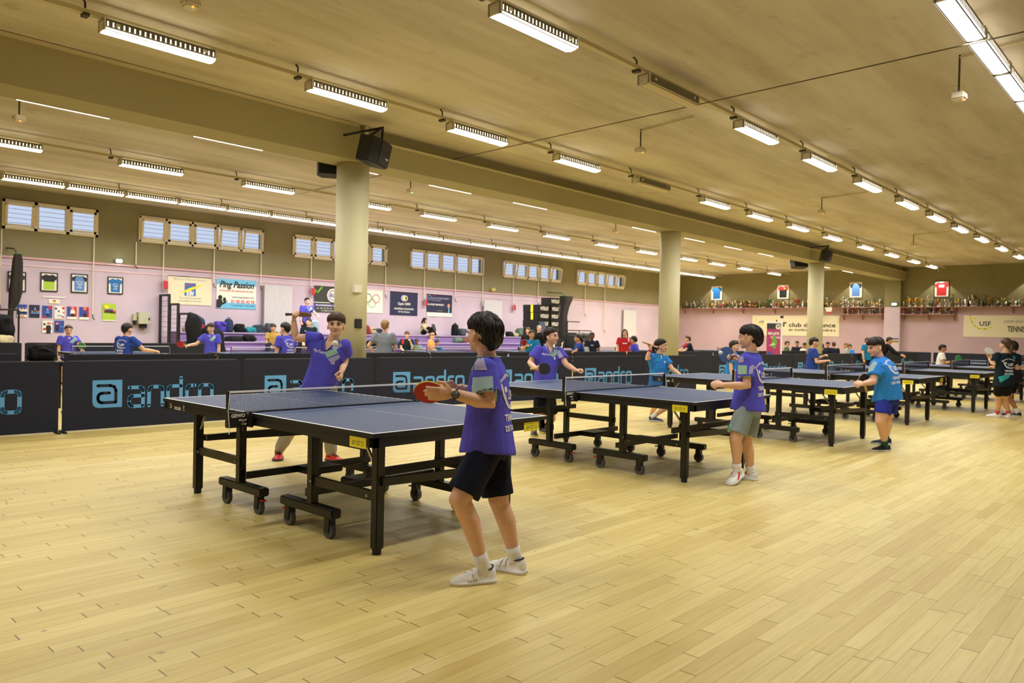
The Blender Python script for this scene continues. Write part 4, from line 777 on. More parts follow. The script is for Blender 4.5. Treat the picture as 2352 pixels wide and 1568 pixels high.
def trophy(kind, m, base):
    g = G(); g.box((0, 0, .02), (.09, .09, .04), 1); z = .04
    if kind == 'cup':
        g.box((0, 0, .055), (.07, .07, .03), 1); g.lathe((0, 0, .07), [(.03, 0), (.012, .02), (.01, .09), (.02, .11), (.06, .15), (.075, .22), (.072, .27), (.06, .272)], 14, 0)
        for s_ in (-1, 1): g.tube([(0, s_*.065, .31), (0, s_*.11, .32), (0, s_*.115, .26), (0, s_*.06, .23)], .008, 6, 0)
    elif kind == 'figure':
        g.lathe((0, 0, .04), [(.025, 0), (.025, .14), (.03, .15)], 10, 2); g.lathe((0, 0, .19), [(.012, 0), (.02, .03), (.014, .08), (.026, .13), (.02, .15), (.008, .16)], 10, 0); g.sph((0, 0, .37), .02, 8, 6, 0); g.tube([(0, .02, .32), (0, .06, .36), (0, .07, .4)], .008, 6, 0); g.tube([(0, -.02, .32), (0, -.05, .28)], .008, 6, 0)
    elif kind == 'column':
        for a in (-.025, .025): g.cyl((0, a, .04), (0, a, .26), .012, 8, 0)
        g.box((0, 0, .27), (.08, .09, .02), 1); g.lathe((0, 0, .28), [(.02, 0), (.01, .03), (.04, .07), (.05, .12), (.045, .125)], 12, 0)
    elif kind == 'plaque':
        g.plate((.0, .07, .04), V((0, -1, 0)), Z3, V((-1, 0, 0)), [(0, 0), (.14, 0), (.14, .16), (.07, .2), (0, .16)], .02, 2); g.plate((-.021, .05, .07), V((0, -1, 0)), Z3, V((-1, 0, 0)), [(0, 0), (.1, 0), (.1, .09), (0, .09)], .004, 0)
    else:
        g.lathe((0, 0, .04), [(.03, 0), (.012, .015), (.014, .12), (.05, .17), (.052, .2), (.02, .23), (.018, .26), (.006, .28)], 14, 0)
    return g.mesh('trophy'), [m, base, m if kind != 'figure' else base]
TP = []
KN = {'cup': 'two-handled cup', 'figure': 'player figure trophy', 'column': 'twin-column trophy', 'plaque': 'shield plaque', 'goblet': 'lidded goblet'}
for kind in ('cup', 'figure', 'column', 'goblet', 'plaque'):
    for m, mn in ((gold, 'gold'), (silv, 'silver'), (tgrn, 'green'), (tred, 'red')):
        if kind in ('column', 'goblet') and m in (tred,): continue
        for bs, bn in ((marb, 'dark'), (marw, 'pale')):
            me, ms = trophy(kind, m, bs); 
            for q in ms: me.materials.append(q)
            me.polygons.foreach_set('use_smooth', [True]*len(me.polygons)); TP.append((me, '%s %s on a %s base' % (mn, KN[kind], bn), m))
rnd = random.Random(7); cnt = 0
wts = [3 if t[2] in (gold, silv) else 1 for t in TP]
def put_trophy(y, z, x, sc_, lab):
    me, d, m = rnd.choices(TP, wts)[0]; o = bpy.data.objects.new('trophy', me); sc.collection.objects.link(o); o.location = (x, y, z); o.scale = (sc_*.9, sc_*.9, sc_); o.rotation_euler[2] = rnd.uniform(-.3, .3); tag(o, d+', '+lab, 'trophy', 'trophies on the far wall shelves')
for si, (ya, yb, z, nm) in enumerate(SH+SL):
    y = ya-.12; k = 0
    while y > max(yb, .6)+.1:
        s_ = rnd.choice((.75, .9, 1., 1.1, 1.25, 1.4, .95)); s_ = min(s_, .8) if z < 2.8 else s_
        put_trophy(y, z, XF-(.14 if k % 3 else .3), s_, '%s along the %s' % (nth(k), ('left long shelf', 'right long shelf', 'left short shelf', 'right short shelf')[si])); k += 1; y -= rnd.uniform(.07, .10)
JF = 'framed jerseys on the far wall'
for px, body, sl, lab, ex in (((1635, 658, 1658, 688), PTQ, PTQ, 'framed plain blue jersey, leftmost above the trophy shelf', None), ((1787, 655, 1811, 685), PK, PR, 'framed black and red jersey above the trophies left of the third column', 1),
        ((1953, 649, 1979, 682), PLB, PN, 'framed blue jersey with navy sleeves right of the third column', None), ((2147, 646, 2179, 681), PR, PR, 'framed bright red jersey on the far wall', 2)):
    P = Poster('framed_jersey', lab, 'picture', px, PW, far=True, group=JF, frame=whitef if ex != 2 else blackf); jersey(P.a, body, sl, P)
    if ex == 1: P.add(poly2([(.1, .62), (.65, .68), (.62, .9), (.1, .86)]), PR); P.add(disc2(.06), PY, .5*P.a+.1, .75)
    if ex == 2: P.add(rect2(.3*P.a, .6, .68*P.a, .78), PW)
    P.done()
def usf(P, x, y, s, logo=PY, ink_=PK):
    P.add(ribbon([[(0, .5*s), (.1*s, .2*s), (.22*s, .0), (.42*s, -.12*s), (.65*s, -.14*s), (.95*s, -.05*s)]], .06*s), logo, x, y); P.add(disc2(.055*s), logo, x+.2*s, y+.38*s); P.text('USF', .3*s, x+.66*s, y+.02*s, ink_, bold=.02)
P = Poster('banner', 'long cream banner lettered 1er club de France under the trophy shelf', 'banner', (1728, 724, 1928, 771), PCR, far=True, th=.006); usf(P, .12, .6, .55); P.text('TENNIS', .1, .42, .3, PGY); P.text('DE TABLE', .1, .44, .18, PGY); P.text('1er', .44, P.a*.35, .46, PK, bold=.03); P.text('club de France', .28, P.a*.7, .44, PK, bold=.02, width=P.a*.52); P.text('en nombre de licencié-e-s', .18, P.a*.7, .24, PK, bold=.012, width=P.a*.52); P.done()
P = Poster('banner', 'cream club banner at the right edge of the photo', 'banner', (2213, 724, 2450, 775), PCR, far=True, th=.006); usf(P, .25, .5, .95); P.text('UNION SPORTIVE FONTENAISIENNE', .17, 1.6, .66, PGY, align='LEFT', bold=.01, width=P.a-1.85); P.text('TENNIS DE TABLE', .36, 1.75, .26, PK, align='LEFT', bold=.02, width=P.a-2.3); P.done()
P = Poster('small_sign', 'small blue and yellow sign on the far pilaster', 'sign', (2047, 776, 2063, 787), PB, far=True, th=.004, off=.33); P.add(rect2(0, .4, P.a, .58), PY); P.add(rect2(0, 0, P.a, .14), PY); P.text('SECOURS', .22, P.a/2, .7, PW, width=P.a*.8); P.done()
t = thing('pennant', 'white pennant with a red tip hanging from the trophy shelf', 'pennant', at(1903, 702, 0, XF-.43)); q = at(1903, 702, 0, XF-.43); q.z = 2.93; g = G(); g.plate(q, V((0, -1, 0)), -Z3, V((-1, 0, 0)), [(-.18, 0), (.18, 0), (.16, .22), (-.1, .22)], .006, 0); g.plate(q, V((0, -1, 0)), -Z3, V((-1, 0, 0)), [(-.1, .22), (.16, .22), (.08, .34)], .006, 1); g.build('cloth', [PW, PR], t)
# roll-up banner standing before the far wall
q = dep(1777, 760, 26.0); u = CR.copy(); u.z = 0; u.normalize(); n = V((-CF.x, -CF.y, 0)).normalized(); wv, hv = .47, 1.76; o = V((q.x, q.y, .12))-u*wv/2
t = thing('roll_up_banner', 'pink roll-up banner standing behind the barriers near the third column', 'banner', (q.x, q.y, 0)); g = G(); S = lambda m2, m, x, y, k: g.stamp(o+n*(.004+.001*k)+u*x+Z3*y, u, Z3, m2, ix(m))
g.plate(o, u, Z3, n, rect2(0, 0, wv, hv)[0], .003, ix(PPK)); hv0 = hv
S(rect2(0, hv-.22, wv, hv), PDK, 0, 0, 1); S(text2('G', .22, 'CENTER', bold=.06), PW, wv*.8, hv-.22, 2); S(text2('MA-JOS', .13, 'CENTER', bold=.05, width=.38), PW, wv/2, hv-.42, 2); S(text2('TENNIS', .1, 'CENTER', bold=.03), PW, wv*.62, hv-.55, 2); S(poly2([(.15, .95), (.3, .85), (.36, 1.1), (.28, 1.32), (.2, 1.2)]), PG, 0, 0, 2); S(poly2([(.05, .95), (.3, 1.0), (.25, 1.06)]), PW, 0, 0, 3); S(disc2(.12), PPU, .12, .65, 2); S(disc2(.16), PR, .34, .42, 2); S(rect2(.02, .12, .26, .2), PY, 0, 0, 3); g.build('sheet', ALL, t)
G().bar(o+Z3*hv-u*.02, o+Z3*hv+u*(wv+.02), .03, .06).build('top_bar', wht, t); G().bar(V((q.x, q.y, .06))-u*wv*.55, V((q.x, q.y, .06))+u*wv*.55, .16, .12).build('base', blk, t); G().tube([V((q.x, q.y, .05))-n*.03, V((q.x, q.y, hv+.1))-n*.03], .012, 6).build('pole', blk, t)
q2 = dep(1795, 770, 26.6); t = thing('white_post', 'slim white post right of the pink roll-up banner', 'post', (q2.x, q2.y, 0)); g = G(); g.tube([(q2.x, q2.y, 0), (q2.x, q2.y, 2.05)], .028, 8); g.build('tube', wht, t); g = G(); g.box((q2.x, q2.y, 2.09), (.08, .08, .08)); g.build('cap', blk, t)
# ------------------------------------------------------------ people
ZU = V((0, 0, 1))
def bake(mesh, voxel, smooth=2, fac=.5):
    o = bpy.data.objects.new('bake', mesh); TMP.collection.objects.link(o)
    r = o.modifiers.new('r', 'REMESH'); r.mode = 'VOXEL'; r.voxel_size = voxel; r.use_smooth_shade = True
    if smooth: s = o.modifiers.new('s', 'SMOOTH'); s.factor = fac; s.iterations = smooth
    vl = TMP.view_layers[0]; vl.update(); me = bpy.data.meshes.new_from_object(o.evaluated_get(vl.depsgraph)); bpy.data.objects.remove(o); bpy.data.meshes.remove(mesh)
    me.polygons.foreach_set('use_smooth', [True]*len(me.polygons)); return me
def fuse(g, name, mats, parent, origin, voxel, smooth=2, edit=None):
    me = bake(g.mesh('m', origin), voxel, smooth); 
    if edit: edit(me, origin)
    o = link(name, me, mats, parent, True)
    if parent is None: o.location = origin
    ORIG[o.name] = V(origin); return o
SKIN = {k: mat('skin_'+k, v, .5, spec=.35, var=.04, scale=20) for k, v in dict(fair='e3b597', light='e6bca0', tan='c9946f', brown='6a4330').items()}
HAIR = {k: mat('hair_'+k, v, .5, spec=.4, var=.35, scale=30, stretch=(1, 1, .12), bump=.35, bscale=120) for k, v in dict(black='1d1512', dark='2a1d15', brown='4d3623', blond='8d6d43', grey='8c877e', light='a5865a').items()}
EYEW = mat('eye_white', 'bdb2aa', .4); EYED = mat('eye_iris', '2c1c14', .2); LIP = mat('lip', 'b4615a', .5); BROW = mat('eyebrow', '3a281c', .7)
def frame(fwd, up=ZU):
    u = V(up).normalized(); f = V(fwd); f = (f-u*f.dot(u)).normalized(); return f, u.cross(f), u     # forward, left, up
def sring(c, a, b, ra, rb, n=20, p=.8):
    return [c+a*(math.copysign(abs(math.cos(t))**p, math.cos(t))*ra)+b*(math.copysign(abs(math.sin(t))**p, math.sin(t))*rb) for t in [2*math.pi*j/n for j in range(n)]]
def head_geo(g, C, f, l, u, hh, ears=True):
    e = lambda F, L, U, rf, rl, ru, n=16, m=10: g.ell(C+(f*F+l*L+u*U)*hh, (f*rf*hh, l*rl*hh, u*ru*hh), n, m)
    e(-.05, 0, .12, .43, .345, .38, 24, 14); e(.09, 0, -.08, .31, .285, .36, 20, 12); e(.17, 0, -.30, .19, .20, .15); e(.27, 0, -.40, .10, .11, .075); e(0, 0, -.18, .28, .28, .22)
    e(.30, .15, -.12, .09, .11, .12); e(.30, -.15, -.12, .09, .11, .12); e(.32, 0, .12, .08, .20, .06)
    g.tube([C+(f*.385+u*.06)*hh, C+(f*.43-u*.05)*hh, C+(f*.465-u*.12)*hh], [.035*hh, .045*hh, .055*hh], 10, 0, True)
    for s in (-1, 1): e(.42, s*.055, -.135, .045, .04, .035, 8, 6)
    e(.375, 0, -.245, .045, .085, .028, 12, 8); e(.365, 0, -.285, .045, .075, .028, 12, 8)
    if ears:
        for s in (-1, 1):
            g.ell(C+(f*-.04+l*s*.35-u*.11)*hh, ((f*.075-l*s*-.02)*hh, l*s*.04*hh+f*-.02*hh, (u*.125-f*.03)*hh), 12, 8)
def face_parts(p, C, f, l, u, hh, near, brow=BROW):
    for s in (-1, 1):
        q = C+(f*.335+l*s*.15+u*.015)*hh; g = G(); g.ell(q, (f*.075*hh, l*.075*hh, u*.036*hh), 14, 10, 0)
        if near: g.ell(q+f*.047*hh+u*.004*hh, (f*.036*hh, l*.038*hh, u*.035*hh), 12, 8, 1)
        else: g.ell(q+f*.04*hh, (f*.04*hh, l*.055*hh, u*.038*hh), 10, 6, 1)
        g.build('eye', [EYEW, EYED], p, True)
        g = G(); g.tube([C+(f*.375+l*s*.07+u*.105)*hh, C+(f*.385+l*s*.15+u*.125)*hh, C+(f*.33+l*s*.24+u*.10)*hh], [.014*hh, .017*hh, .009*hh], 6, 0, True); g.build('eyebrow', brow, p, True)
        if near: g = G(); g.tube([q+(f*.055-l*s*.07)*hh+u*.02*hh, q+f*.075*hh+u*.045*hh, q+(f*.04+l*s*.075)*hh+u*.02*hh], .011*hh, 6, 0, True); g.build('eyelid', BROW, p, True)
    g = G(); g.ell(C+(f*.392-u*.245)*hh, (f*.035*hh, l*.085*hh, u*.018*hh), 14, 8); g.ell(C+(f*.387-u*.282)*hh, (f*.035*hh, l*.07*hh, u*.022*hh), 14, 8); g.build('lips', LIP, p, True)
HL_ = dict(short=(24, 12, -4, -14, -54, -68), bowl=(9, 2, 3, -4, -46, -70), crop=(27, 14, -4, -12, -50, -64), long=(30, 8, -30, -45, -62, -66), bald=(75, 40, 6, -8, -25, -45), cap=(10, 4, -4, -10, -20, -28))
def hair_geo(C, f, l, u, hh, style, vol=1., seed=0, n=48, m=30):
    g = G(); th = HL_[style]; c0 = C+(u*.11-f*.06)*hh; vs = []; amp = .07*vol
    for i in range(m+1):
        el = math.pi*(i/m-.5)
        for j in range(n):
            az = 2*math.pi*j/n; d = V((math.cos(el)*math.cos(az), math.cos(el)*math.sin(az), math.sin(el))); a = abs((math.degrees(az)+180) % 360-180)
            ks = ((0, th[0]), (52, th[1]), (80, th[2]), (104, th[3]), (138, th[4]), (180, th[5]))
            for (a0, t0), (a1, t1) in zip(ks, ks[1:]):
                if a0 <= a <= a1: k = (a-a0)/(a1-a0); k = k*k*(3-2*k); t = t0+(t1-t0)*k
            t += 5*mnoise.noise(V((math.cos(az)*3+seed, math.sin(az)*3, 0)))+6*mnoise.noise(V((math.cos(az)*11, math.sin(az)*11, seed))); dg = math.degrees(el); w = max(0, min(1, (dg-t)/9+.5)); w = w*w*(3-2*w)
            st = mnoise.noise(V((math.cos(az)*5, math.sin(az)*5, el*1.2+seed)))*amp+mnoise.noise(V((math.cos(az)*14, math.sin(az)*14, el*2+seed)))*amp*.8
            rm = max(0, min(1, (dg-t)/38)); rm = rm*(2-rm); k = .80+.225*w+(.045+.115*vol+st*1.2)*rm*w; R = (.44, .365, .40)
            
            if el < 0: e_ = math.cos(el)**-.42; vs.append(c0+(f*d.x*R[0]*e_+l*d.y*R[1]*e_+u*d.z*.52)*hh*k)
            else: vs.append(c0+(f*d.x*R[0]+l*d.y*R[1]+u*d.z*R[2])*hh*k)
    fs = [(i*n+j, i*n+(j+1) % n, (i+1)*n+(j+1) % n, (i+1)*n+j) for i in range(m) for j in range(n)]
    g.add(vs, fs)
    if n > 50:      # loose locks that break up the outline
        rr = random.Random(seed)
        for _ in range(150):
            j = rr.randrange(n); az = 2*math.pi*j/n; a = abs((math.degrees(az)+180) % 360-180); lo = 40 if a < 40 else 10 if a < 80 else 0 if a < 112 else -50
            i0 = int((math.radians(rr.uniform(lo, 75))/math.pi+.5)*m); pts = []
            for q in range(5):
                i = max(1, i0-q*2); jj = (j+(q//2)*rr.choice((-1, 0, 1))) % n; p = vs[i*n+jj]; pts.append(p+(p-c0).normalized()*hh*(.004+.010*(q == 4)))
            if (pts[0]-pts[-1]).length > .02*hh: g.tube(pts, [.012*hh, .024*hh, .026*hh, .02*hh, .004*hh], 6)
    return g
def hand_geo(g, W, d, n, right, h, curl=.35, spread=1., s=1.):
    d = d.normalized(); n = (n-d*n.dot(d)).normalized(); side = d.cross(n) if right else n.cross(d); h = h*s
    g.ell(W+d*.033*h, (d*.036*h, side*.025*h, n*.0125*h), 14, 8); g.ell(W+d*.045*h, (d*.025*h, side*.026*h, n*.0115*h), 12, 8)
    for k, ln in enumerate((.043, .048, .045, .036)):
        off = (.0185-.0125*k)*spread; b = W+d*(.058-.003*abs(k-1.2))*h+side*off*h; a = 0; pts = [b-d*.01*h, b]; q = b
        for sg, fr in enumerate((.42, .32, .26)):
            a += curl*(.75, 1.15, .9)[sg]*(1+.12*k); q = q+(d*math.cos(a)+n*math.sin(a)+side*(.10-.07*k)*spread*.6)*(ln*h*fr*1.05); pts.append(q)
        g.tube(pts, [.0072*h, .0072*h, .0068*h, .0062*h, .0055*h], 8, 0, True)
    t0 = W+d*.018*h+side*.018*h; t1 = t0+(d*.55+side*.7+n*.35)*.026*h; t2 = t1+(d*.85+side*.15*(1-curl)+n*(.3+.4*curl))*.026*h; g.tube([W+d*.012*h+side*.006*h, t0, t1, t2], [.010*h, .0098*h, .0078*h, .0068*h], 8, 0, True)
def shoe(p, ank, d, h, up_m, sole_m, lace_m=None, strap_m=None, side_m=None, n_up=None):
    d = d.normalized(); u = V(n_up) if n_up is not None else ZU; u = (u-d*u.dot(d)).normalized(); l = u.cross(d); heel = ank-d*.042*h-u*.052*h; L = .168*h
    prof = ((-.01, .012, .035), (.0, .022, .052), (.08, .029, .060), (.22, .031, .062), (.36, .031, .058), (.48, .0325, .046), (.62, .036, .037), (.78, .0365, .031), (.9, .030, .025), (.98, .017, .018), (1.0, .006, .012))
    rings = [[heel+d*(L*s)+l*(math.cos(t)*w*h*(1 if math.sin(t) < 0 else .93))+u*((.006 if math.sin(t) < 0 else .006+(k-.006)*math.sin(t)**.8)*h) for t in [2*math.pi*j/18 for j in range(18)]] for s, w, k in prof]
    g = G().loft(rings); o = g.build('shoe', up_m, p, True)
    rings = [[heel+d*(L*s*1.02-.002*h)+l*(math.cos(t)*(w+.0025)*h)+u*((0 if math.sin(t) < 0 else .0125)*h) for t in [2*math.pi*j/18 for j in range(18)]] for s, w, k in prof]
    G().loft(rings).build('sole', sole_m, o, True)
    def onarc(s, t):
        for (a, w0, k0), (b, w1, k1) in zip(prof, prof[1:]):
            if a <= s <= b: q = (s-a)/(b-a); w, k = w0+(w1-w0)*q, k0+(k1-k0)*q
        return heel+d*(L*s)+l*(math.cos(t)*w*h*.95)+u*((.006+(k-.006)*max(0, math.sin(t))**.8+.002)*h)
    if strap_m:
        for s in (.42, .56):
            ts = (.3, .55, .8, 1.1, 1.57, 2.0, 2.3, 2.6, 2.85); lift = lambda p_: p_+(p_-(heel+d*(L*s)+u*.01*h)).normalized()*.0035*h
            G().loft([[onarc(s, t), onarc(s+.085, t), lift(onarc(s+.085, t)), lift(onarc(s, t))] for t in ts]).build('strap', strap_m, o)
    if lace_m:
        g = G()
        for s in (.40, .47, .54, .61): g.tube([onarc(s, 1.0), onarc(s+.02, 1.57), onarc(s, 2.14)], .0028*h, 5)
        g.tube([onarc(.38, 1.57), onarc(.36, 1.2)+u*.01*h, onarc(.44, .9)+u*.006*h], .0024*h, 5); g.tube([onarc(.38, 1.57), onarc(.36, 1.9)+u*.01*h, onarc(.44, 2.2)+u*.006*h], .0024*h, 5); g.build('laces', lace_m, o)
    if side_m:
        g = G()
        for sg in (0, 1):
            pts = [onarc(s, (t if sg else math.pi-t)) for s, t in ((.34, .75), (.42, .5), (.5, .3), (.58, .18))]; g.tube(pts, .005*h, 5)
        g.build('stripe', side_m, o)
    # collar opening trim
    c = heel+d*(L*.215)+u*.060*h; G().tube([c+(d*math.cos(t)*.029+l*math.sin(t)*.0235)*h+u*(.004*math.cos(2*t)-.004)*h for t in [2*math.pi*k/14 for k in range(15)]], .0035*h, 6).build('collar', navytrim if strap_m else lace_m or sole_m, o, True)
    return o
def decal(target, origin, U, N, m2, O, m, off=.0025, vmax=.012, parent=None, name='print', Vv=None):
    """lay flat lettering or a patch onto cloth so that it follows the surface"""
    bm = bmesh.new(); vs = [bm.verts.new((p[0], p[1], 0)) for p in m2[0]]
    for f in m2[1]:
        try: bm.faces.new([vs[i] for i in f])
        except ValueError: pass
    bmesh.ops.triangulate(bm, faces=bm.faces)
    for _ in range(5):
        es = [e for e in bm.edges if e.calc_length() > vmax]
        if not es: break
        bmesh.ops.subdivide_edges(bm, edges=es, cuts=1); bmesh.ops.triangulate(bm, faces=[f for f in bm.faces if len(f.verts) > 3])
    bv = BVHTree.FromPolygons([v.co+origin for v in target.data.vertices], [tuple(p.vertices) for p in target.data.polygons]); Vv = V(Vv) if Vv is not None else N.cross(U); dead = []
    for v in bm.verts:
        s = O+U*v.co.x+Vv*v.co.y+N*.35; hit = bv.ray_cast(s, -N, .6)
        if hit[0] is None: dead.append(v)
        else: v.co = hit[0]+hit[1]*off*(1 if hit[1].dot(N) > 0 else -1)-origin
    bmesh.ops.delete(bm, geom=dead, context='VERTS')
    me = bpy.data.meshes.new(name); bm.to_mesh(me); bm.free(); return link(name, me, m, parent or target)
def person(label, J, h, skin='fair', shirt=None, sleeve=.62, bottom='shorts', shorts=None, hair='dark', style='short', vol=1., sock=None, shoe_m=None, sole=None, lace=None, strap=None, side=None, voxel=.009, group=None, hr=.15, faces=True, near=False,
           hem=-.13, vneck=0., loose=1., tail=None, collar_m=None, fold=.006, girth=1., shortl=.72, brow=None, feet=True):
    o0 = V(((J['pelvis']).x, (J['pelvis']).y, 0)); f, l, u = frame(J['face'], J.get('headup', ZU)); hh = hr*h; C = J['head']
    lat = (J['SL']-J['SR']).normalized(); plat = (J['HL']-J['HR']).normalized(); sp = (J['neck']-J['pelvis']); tf = lat.cross(sp.normalized()).normalized(); pf = plat.cross(sp.normalized()).normalized()
    bend = J.get('bend', 0.)
    def axis(t):
        k = max(0, min(1, t)); a = (plat*(1-k)+lat*k).normalized(); b = (pf*(1-k)+tf*k).normalized(); c = J['pelvis']+sp*t-b*(bend*h*4*k*(1-k)); return c, a, b
    def torso(g, rows, p=.8, kx=1.):
        rings = []
        for t, ra, rb in rows: c, a, b = axis(t); rings.append(sring(c, a, b, ra*h*kx, rb*h*kx, 22, p))
        g.loft(rings)
    gr = girth
    g = G(); torso(g, ((-.15, .05*gr, .045*gr), (-.05, .085*gr, .062*gr), (.08, .088*gr, .064*gr), (.32, .076*gr, .056*gr), (.6, .086*gr, .062*gr), (.82, .094*gr, .058*gr), (.93, .066, .046), (1.0, .036, .036)))
    nb = C-u*.30*hh-f*.10*hh; g.tube([J['neck']-sp.normalized()*.03*h, J['neck'], nb, C-f*.05*hh], [.040*h, .036*h, .033*h, .036*h], 14)
    head_geo(g, C, f, l, u, hh)
    for s, rgt in (('L', False), ('R', True)):
        S, E, Wr = J['S'+s], J['E'+s], J['W'+s]; g.tube([S, S+(E-S)*.5, E, E+(Wr-E)*.3, Wr], [.034*h*gr, .030*h*gr, .0255*h*gr, .0265*h*gr, .0185*h], 14, 0, True)
        d = J.get('h'+s); d = V(d) if d is not None else (Wr-E); n = J.get('n'+s); n = V(n) if n is not None else ((J['neck']-Wr)*.5-ZU*.4*h); hand_geo(g, Wr, d, n, rgt, h, J.get('c'+s, .4))
        Hp, K, A = J['H'+s], J['K'+s], J['A'+s]; td = V(J['T'+s]).normalized()
        kd = (K-(Hp+A)/2); bk = td*.5+kd; g.tube([Hp, Hp+(K-Hp)*.5, K], [.060*h*gr, .050*h*gr, .039*h*gr], 16, 0, True)
        cv = K+(A-K)*.32-td*.010*h; g.tube([K, cv, K+(A-K)*.7-td*.004*h, A], [.037*h*gr, .037*h*gr, .027*h*gr, .023*h], 16, 0, True); g.sph(K+td*.012*h, .03*h, 10, 8)
        if feet: g.tube([A, A-ZU*.03*h, A+td*.05*h-ZU*.033*h], [.024*h, .024*h, .02*h], 10, 0, True)
    def sockets(me, org):
        for v in me.vertices:
            p = v.co+org
            for s in (-1, 1):
                q = p-(C+(f*.36+l*s*.15+u*.02)*hh); r = q.length/(.105*hh)
                if r < 1: v.co -= f*(.035*hh*(1-r*r)**2)
    b = fuse(g, 'person', SKIN[skin], None, o0, voxel, 2, sockets if near else None); tag(b, label, 'person', group)
    if faces: face_parts(b, C, f, l, u, hh, near, brow or BROW)
    # hair
    hg = hair_geo(C, f, l, u, hh, style, vol, sum(map(ord, label)) % 97, 64 if near else 40, 36 if near else 24)
    if tail: tail(hg, C, f, l, u, hh)
    hg.build('hair', HAIR[hair], b, True)
    # shirt
    if shirt is not None:
        k = loose; g = G(); torso(g, ((hem, .117*k*gr, .104*k*gr), (hem+.04, .117*k*gr, .103*k*gr), (.15, .110*k*gr, .091*k*gr), (.4, .104*k*gr, .080*k*gr), (.62, .107*k*gr, .079*k*gr), (.82, .112*gr, .068*gr), (.92, .088, .056), (.985, .052, .047), (1.02, .046, .043)), .78)
        for s in 'LR':
            S, E, Wr = J['S'+s], J['E'+s], J['W'+s]; g.sph(S, .047*h, 16, 10)
            if sleeve <= 1: e = S+(E-S)*sleeve; g.tube([S-(S-J['neck'])*.25, S, S+(e-S)*.5, e], [.040*h, .046*h*k, .050*h*k, .053*h*k], 16); c_a, la_, fa_ = axis(.66); sg_ = 1 if s == 'L' else -1; g.tube([c_a+la_*sg_*.07*h, S+(e-S)*.55-sp.normalized()*.012*h], [.055*h, .046*h], 12)
            else: g.tube([S-(S-J['neck'])*.25, S, S+(E-S)*.5, E, E+(Wr-E)*.5, E+(Wr-E)*(sleeve-1)], [.040*h, .047*h*k, .043*h*k, .038*h*k, .034*h, .028*h], 16)
        sd = sum(map(ord, label)) % 31
        def folds(me, org):
            if fold:
                nrm = [v.normal.copy() for v in me.vertices]; new = []
                for v, nv in zip(me.vertices, nrm):
                    p = v.co+org; c, a, bb = axis((p-J['pelvis']).dot(sp)/sp.length_squared); r = (p-c); q = V((r.dot(a)*7, r.dot(bb)*7, r.dot(sp.normalized())*2.2+sd))
                    w = mnoise.noise(q)*1.1+.6*mnoise.noise(q*2.3+V((r.dot(sp.normalized())*6, 0, sd)))+.5*mnoise.noise(V((r.dot(a)*16+r.dot(sp.normalized())*9, r.dot(bb)*16, r.dot(sp.normalized())*3+sd))); new += (v.co+nv*(fold*h*.7*w))[:]
                me.vertices.foreach_set('co', new); me.update()
            if vneck:
                bm = bmesh.new(); bm.from_mesh(me); dead = []
                for fc in bm.faces:
                    p = fc.calc_center_median()+org-J['neck']; x, y, z = p.dot(lat), p.dot(tf), p.dot(sp.normalized())
                    if y > .0 and z < .035*h and abs(x) < (z/h+vneck)*.46*h*(.05/.05) and z > -vneck*h and abs(x) < .052*h: dead.append(fc)
                bmesh.ops.delete(bm, geom=dead, context='FACES'); bm.to_mesh(me); bm.free()
        so = fuse(g, 'shirt', shirt, b, o0, voxel*.85, 3, folds)
        if collar_m:
            un = sp.normalized(); q = J['neck']+un*.012*h
            if vneck:
                bv = BVHTree.FromPolygons([v.co+o0 for v in so.data.vertices], [tuple(p.vertices) for p in so.data.polygons]); pts = []
                for x, z in ((-.050, .012), (-.046, -.005), (-.03, -vneck*.55), (-.012, -vneck*.9), (0, -vneck), (.012, -vneck*.9), (.03, -vneck*.55), (.046, -.005), (.050, .012)):
                    s_ = J['neck']+lat*x*h+un*z*h+tf*.3; hit = bv.find_nearest(J['neck']+lat*x*h*1.1+un*z*h+tf*.055*h); pts.append(hit[0]+hit[1]*.003 if hit[0] else s_)
                pts = pts+[q+(lat*math.cos(t)*.046+tf*math.sin(t)*.042)*h+un*.006*h for t in (-.3, -.9, -1.57, -2.2, -2.8)]+[pts[0]]
            else: pts = [q+(lat*math.cos(t)*.047+tf*math.sin(t)*.045)*h for t in [2*math.pi*i/20 for i in range(21)]]
            G().tube(pts, .0026*h, 6).build('collar', collar_m, so, True)
    # shorts or trousers
    if shorts is not None:
        g = G(); torso(g, ((-.16, .08*gr, .066*gr), (-.05, .100*gr, .079*gr), (.05, .102*gr, .080*gr), (.14, .092*gr, .072*gr)))
        for s in 'LR':
            Hp, K, A = J['H'+s], J['K'+s], J['A'+s]
            if bottom == 'shorts': e = Hp+(K-Hp)*shortl; g.tube([Hp+(Hp-K)*.08, Hp+(e-Hp)*.5, e], [.062*h*gr, .063*h*gr, .064*h*gr*loose], 18)
            else: g.tube([Hp, Hp+(K-Hp)*.5, K, K+(A-K)*.5, A+(K-A)*.10], [.066*h*gr, .060*h*gr, .052*h*gr, .049*h*gr, .040*h*gr], 18, 0, True); g.tube([A+(K-A)*.13, A+(K-A)*.05], [.040*h, .032*h], 14)
        def sf(me, org):
            nrm = [v.normal.copy() for v in me.vertices]; new = []
            for v, nv in zip(me.vertices, nrm): p = v.co+org; new += (v.co+nv*(.005*h*mnoise.noise(V((p.x*16, p.y*16, p.z*5)))))[:]
            me.vertices.foreach_set('co', new); me.update()
        fuse(g, 'shorts' if bottom == 'shorts' else 'trousers', shorts, b, o0, voxel*.85, 2, sf)
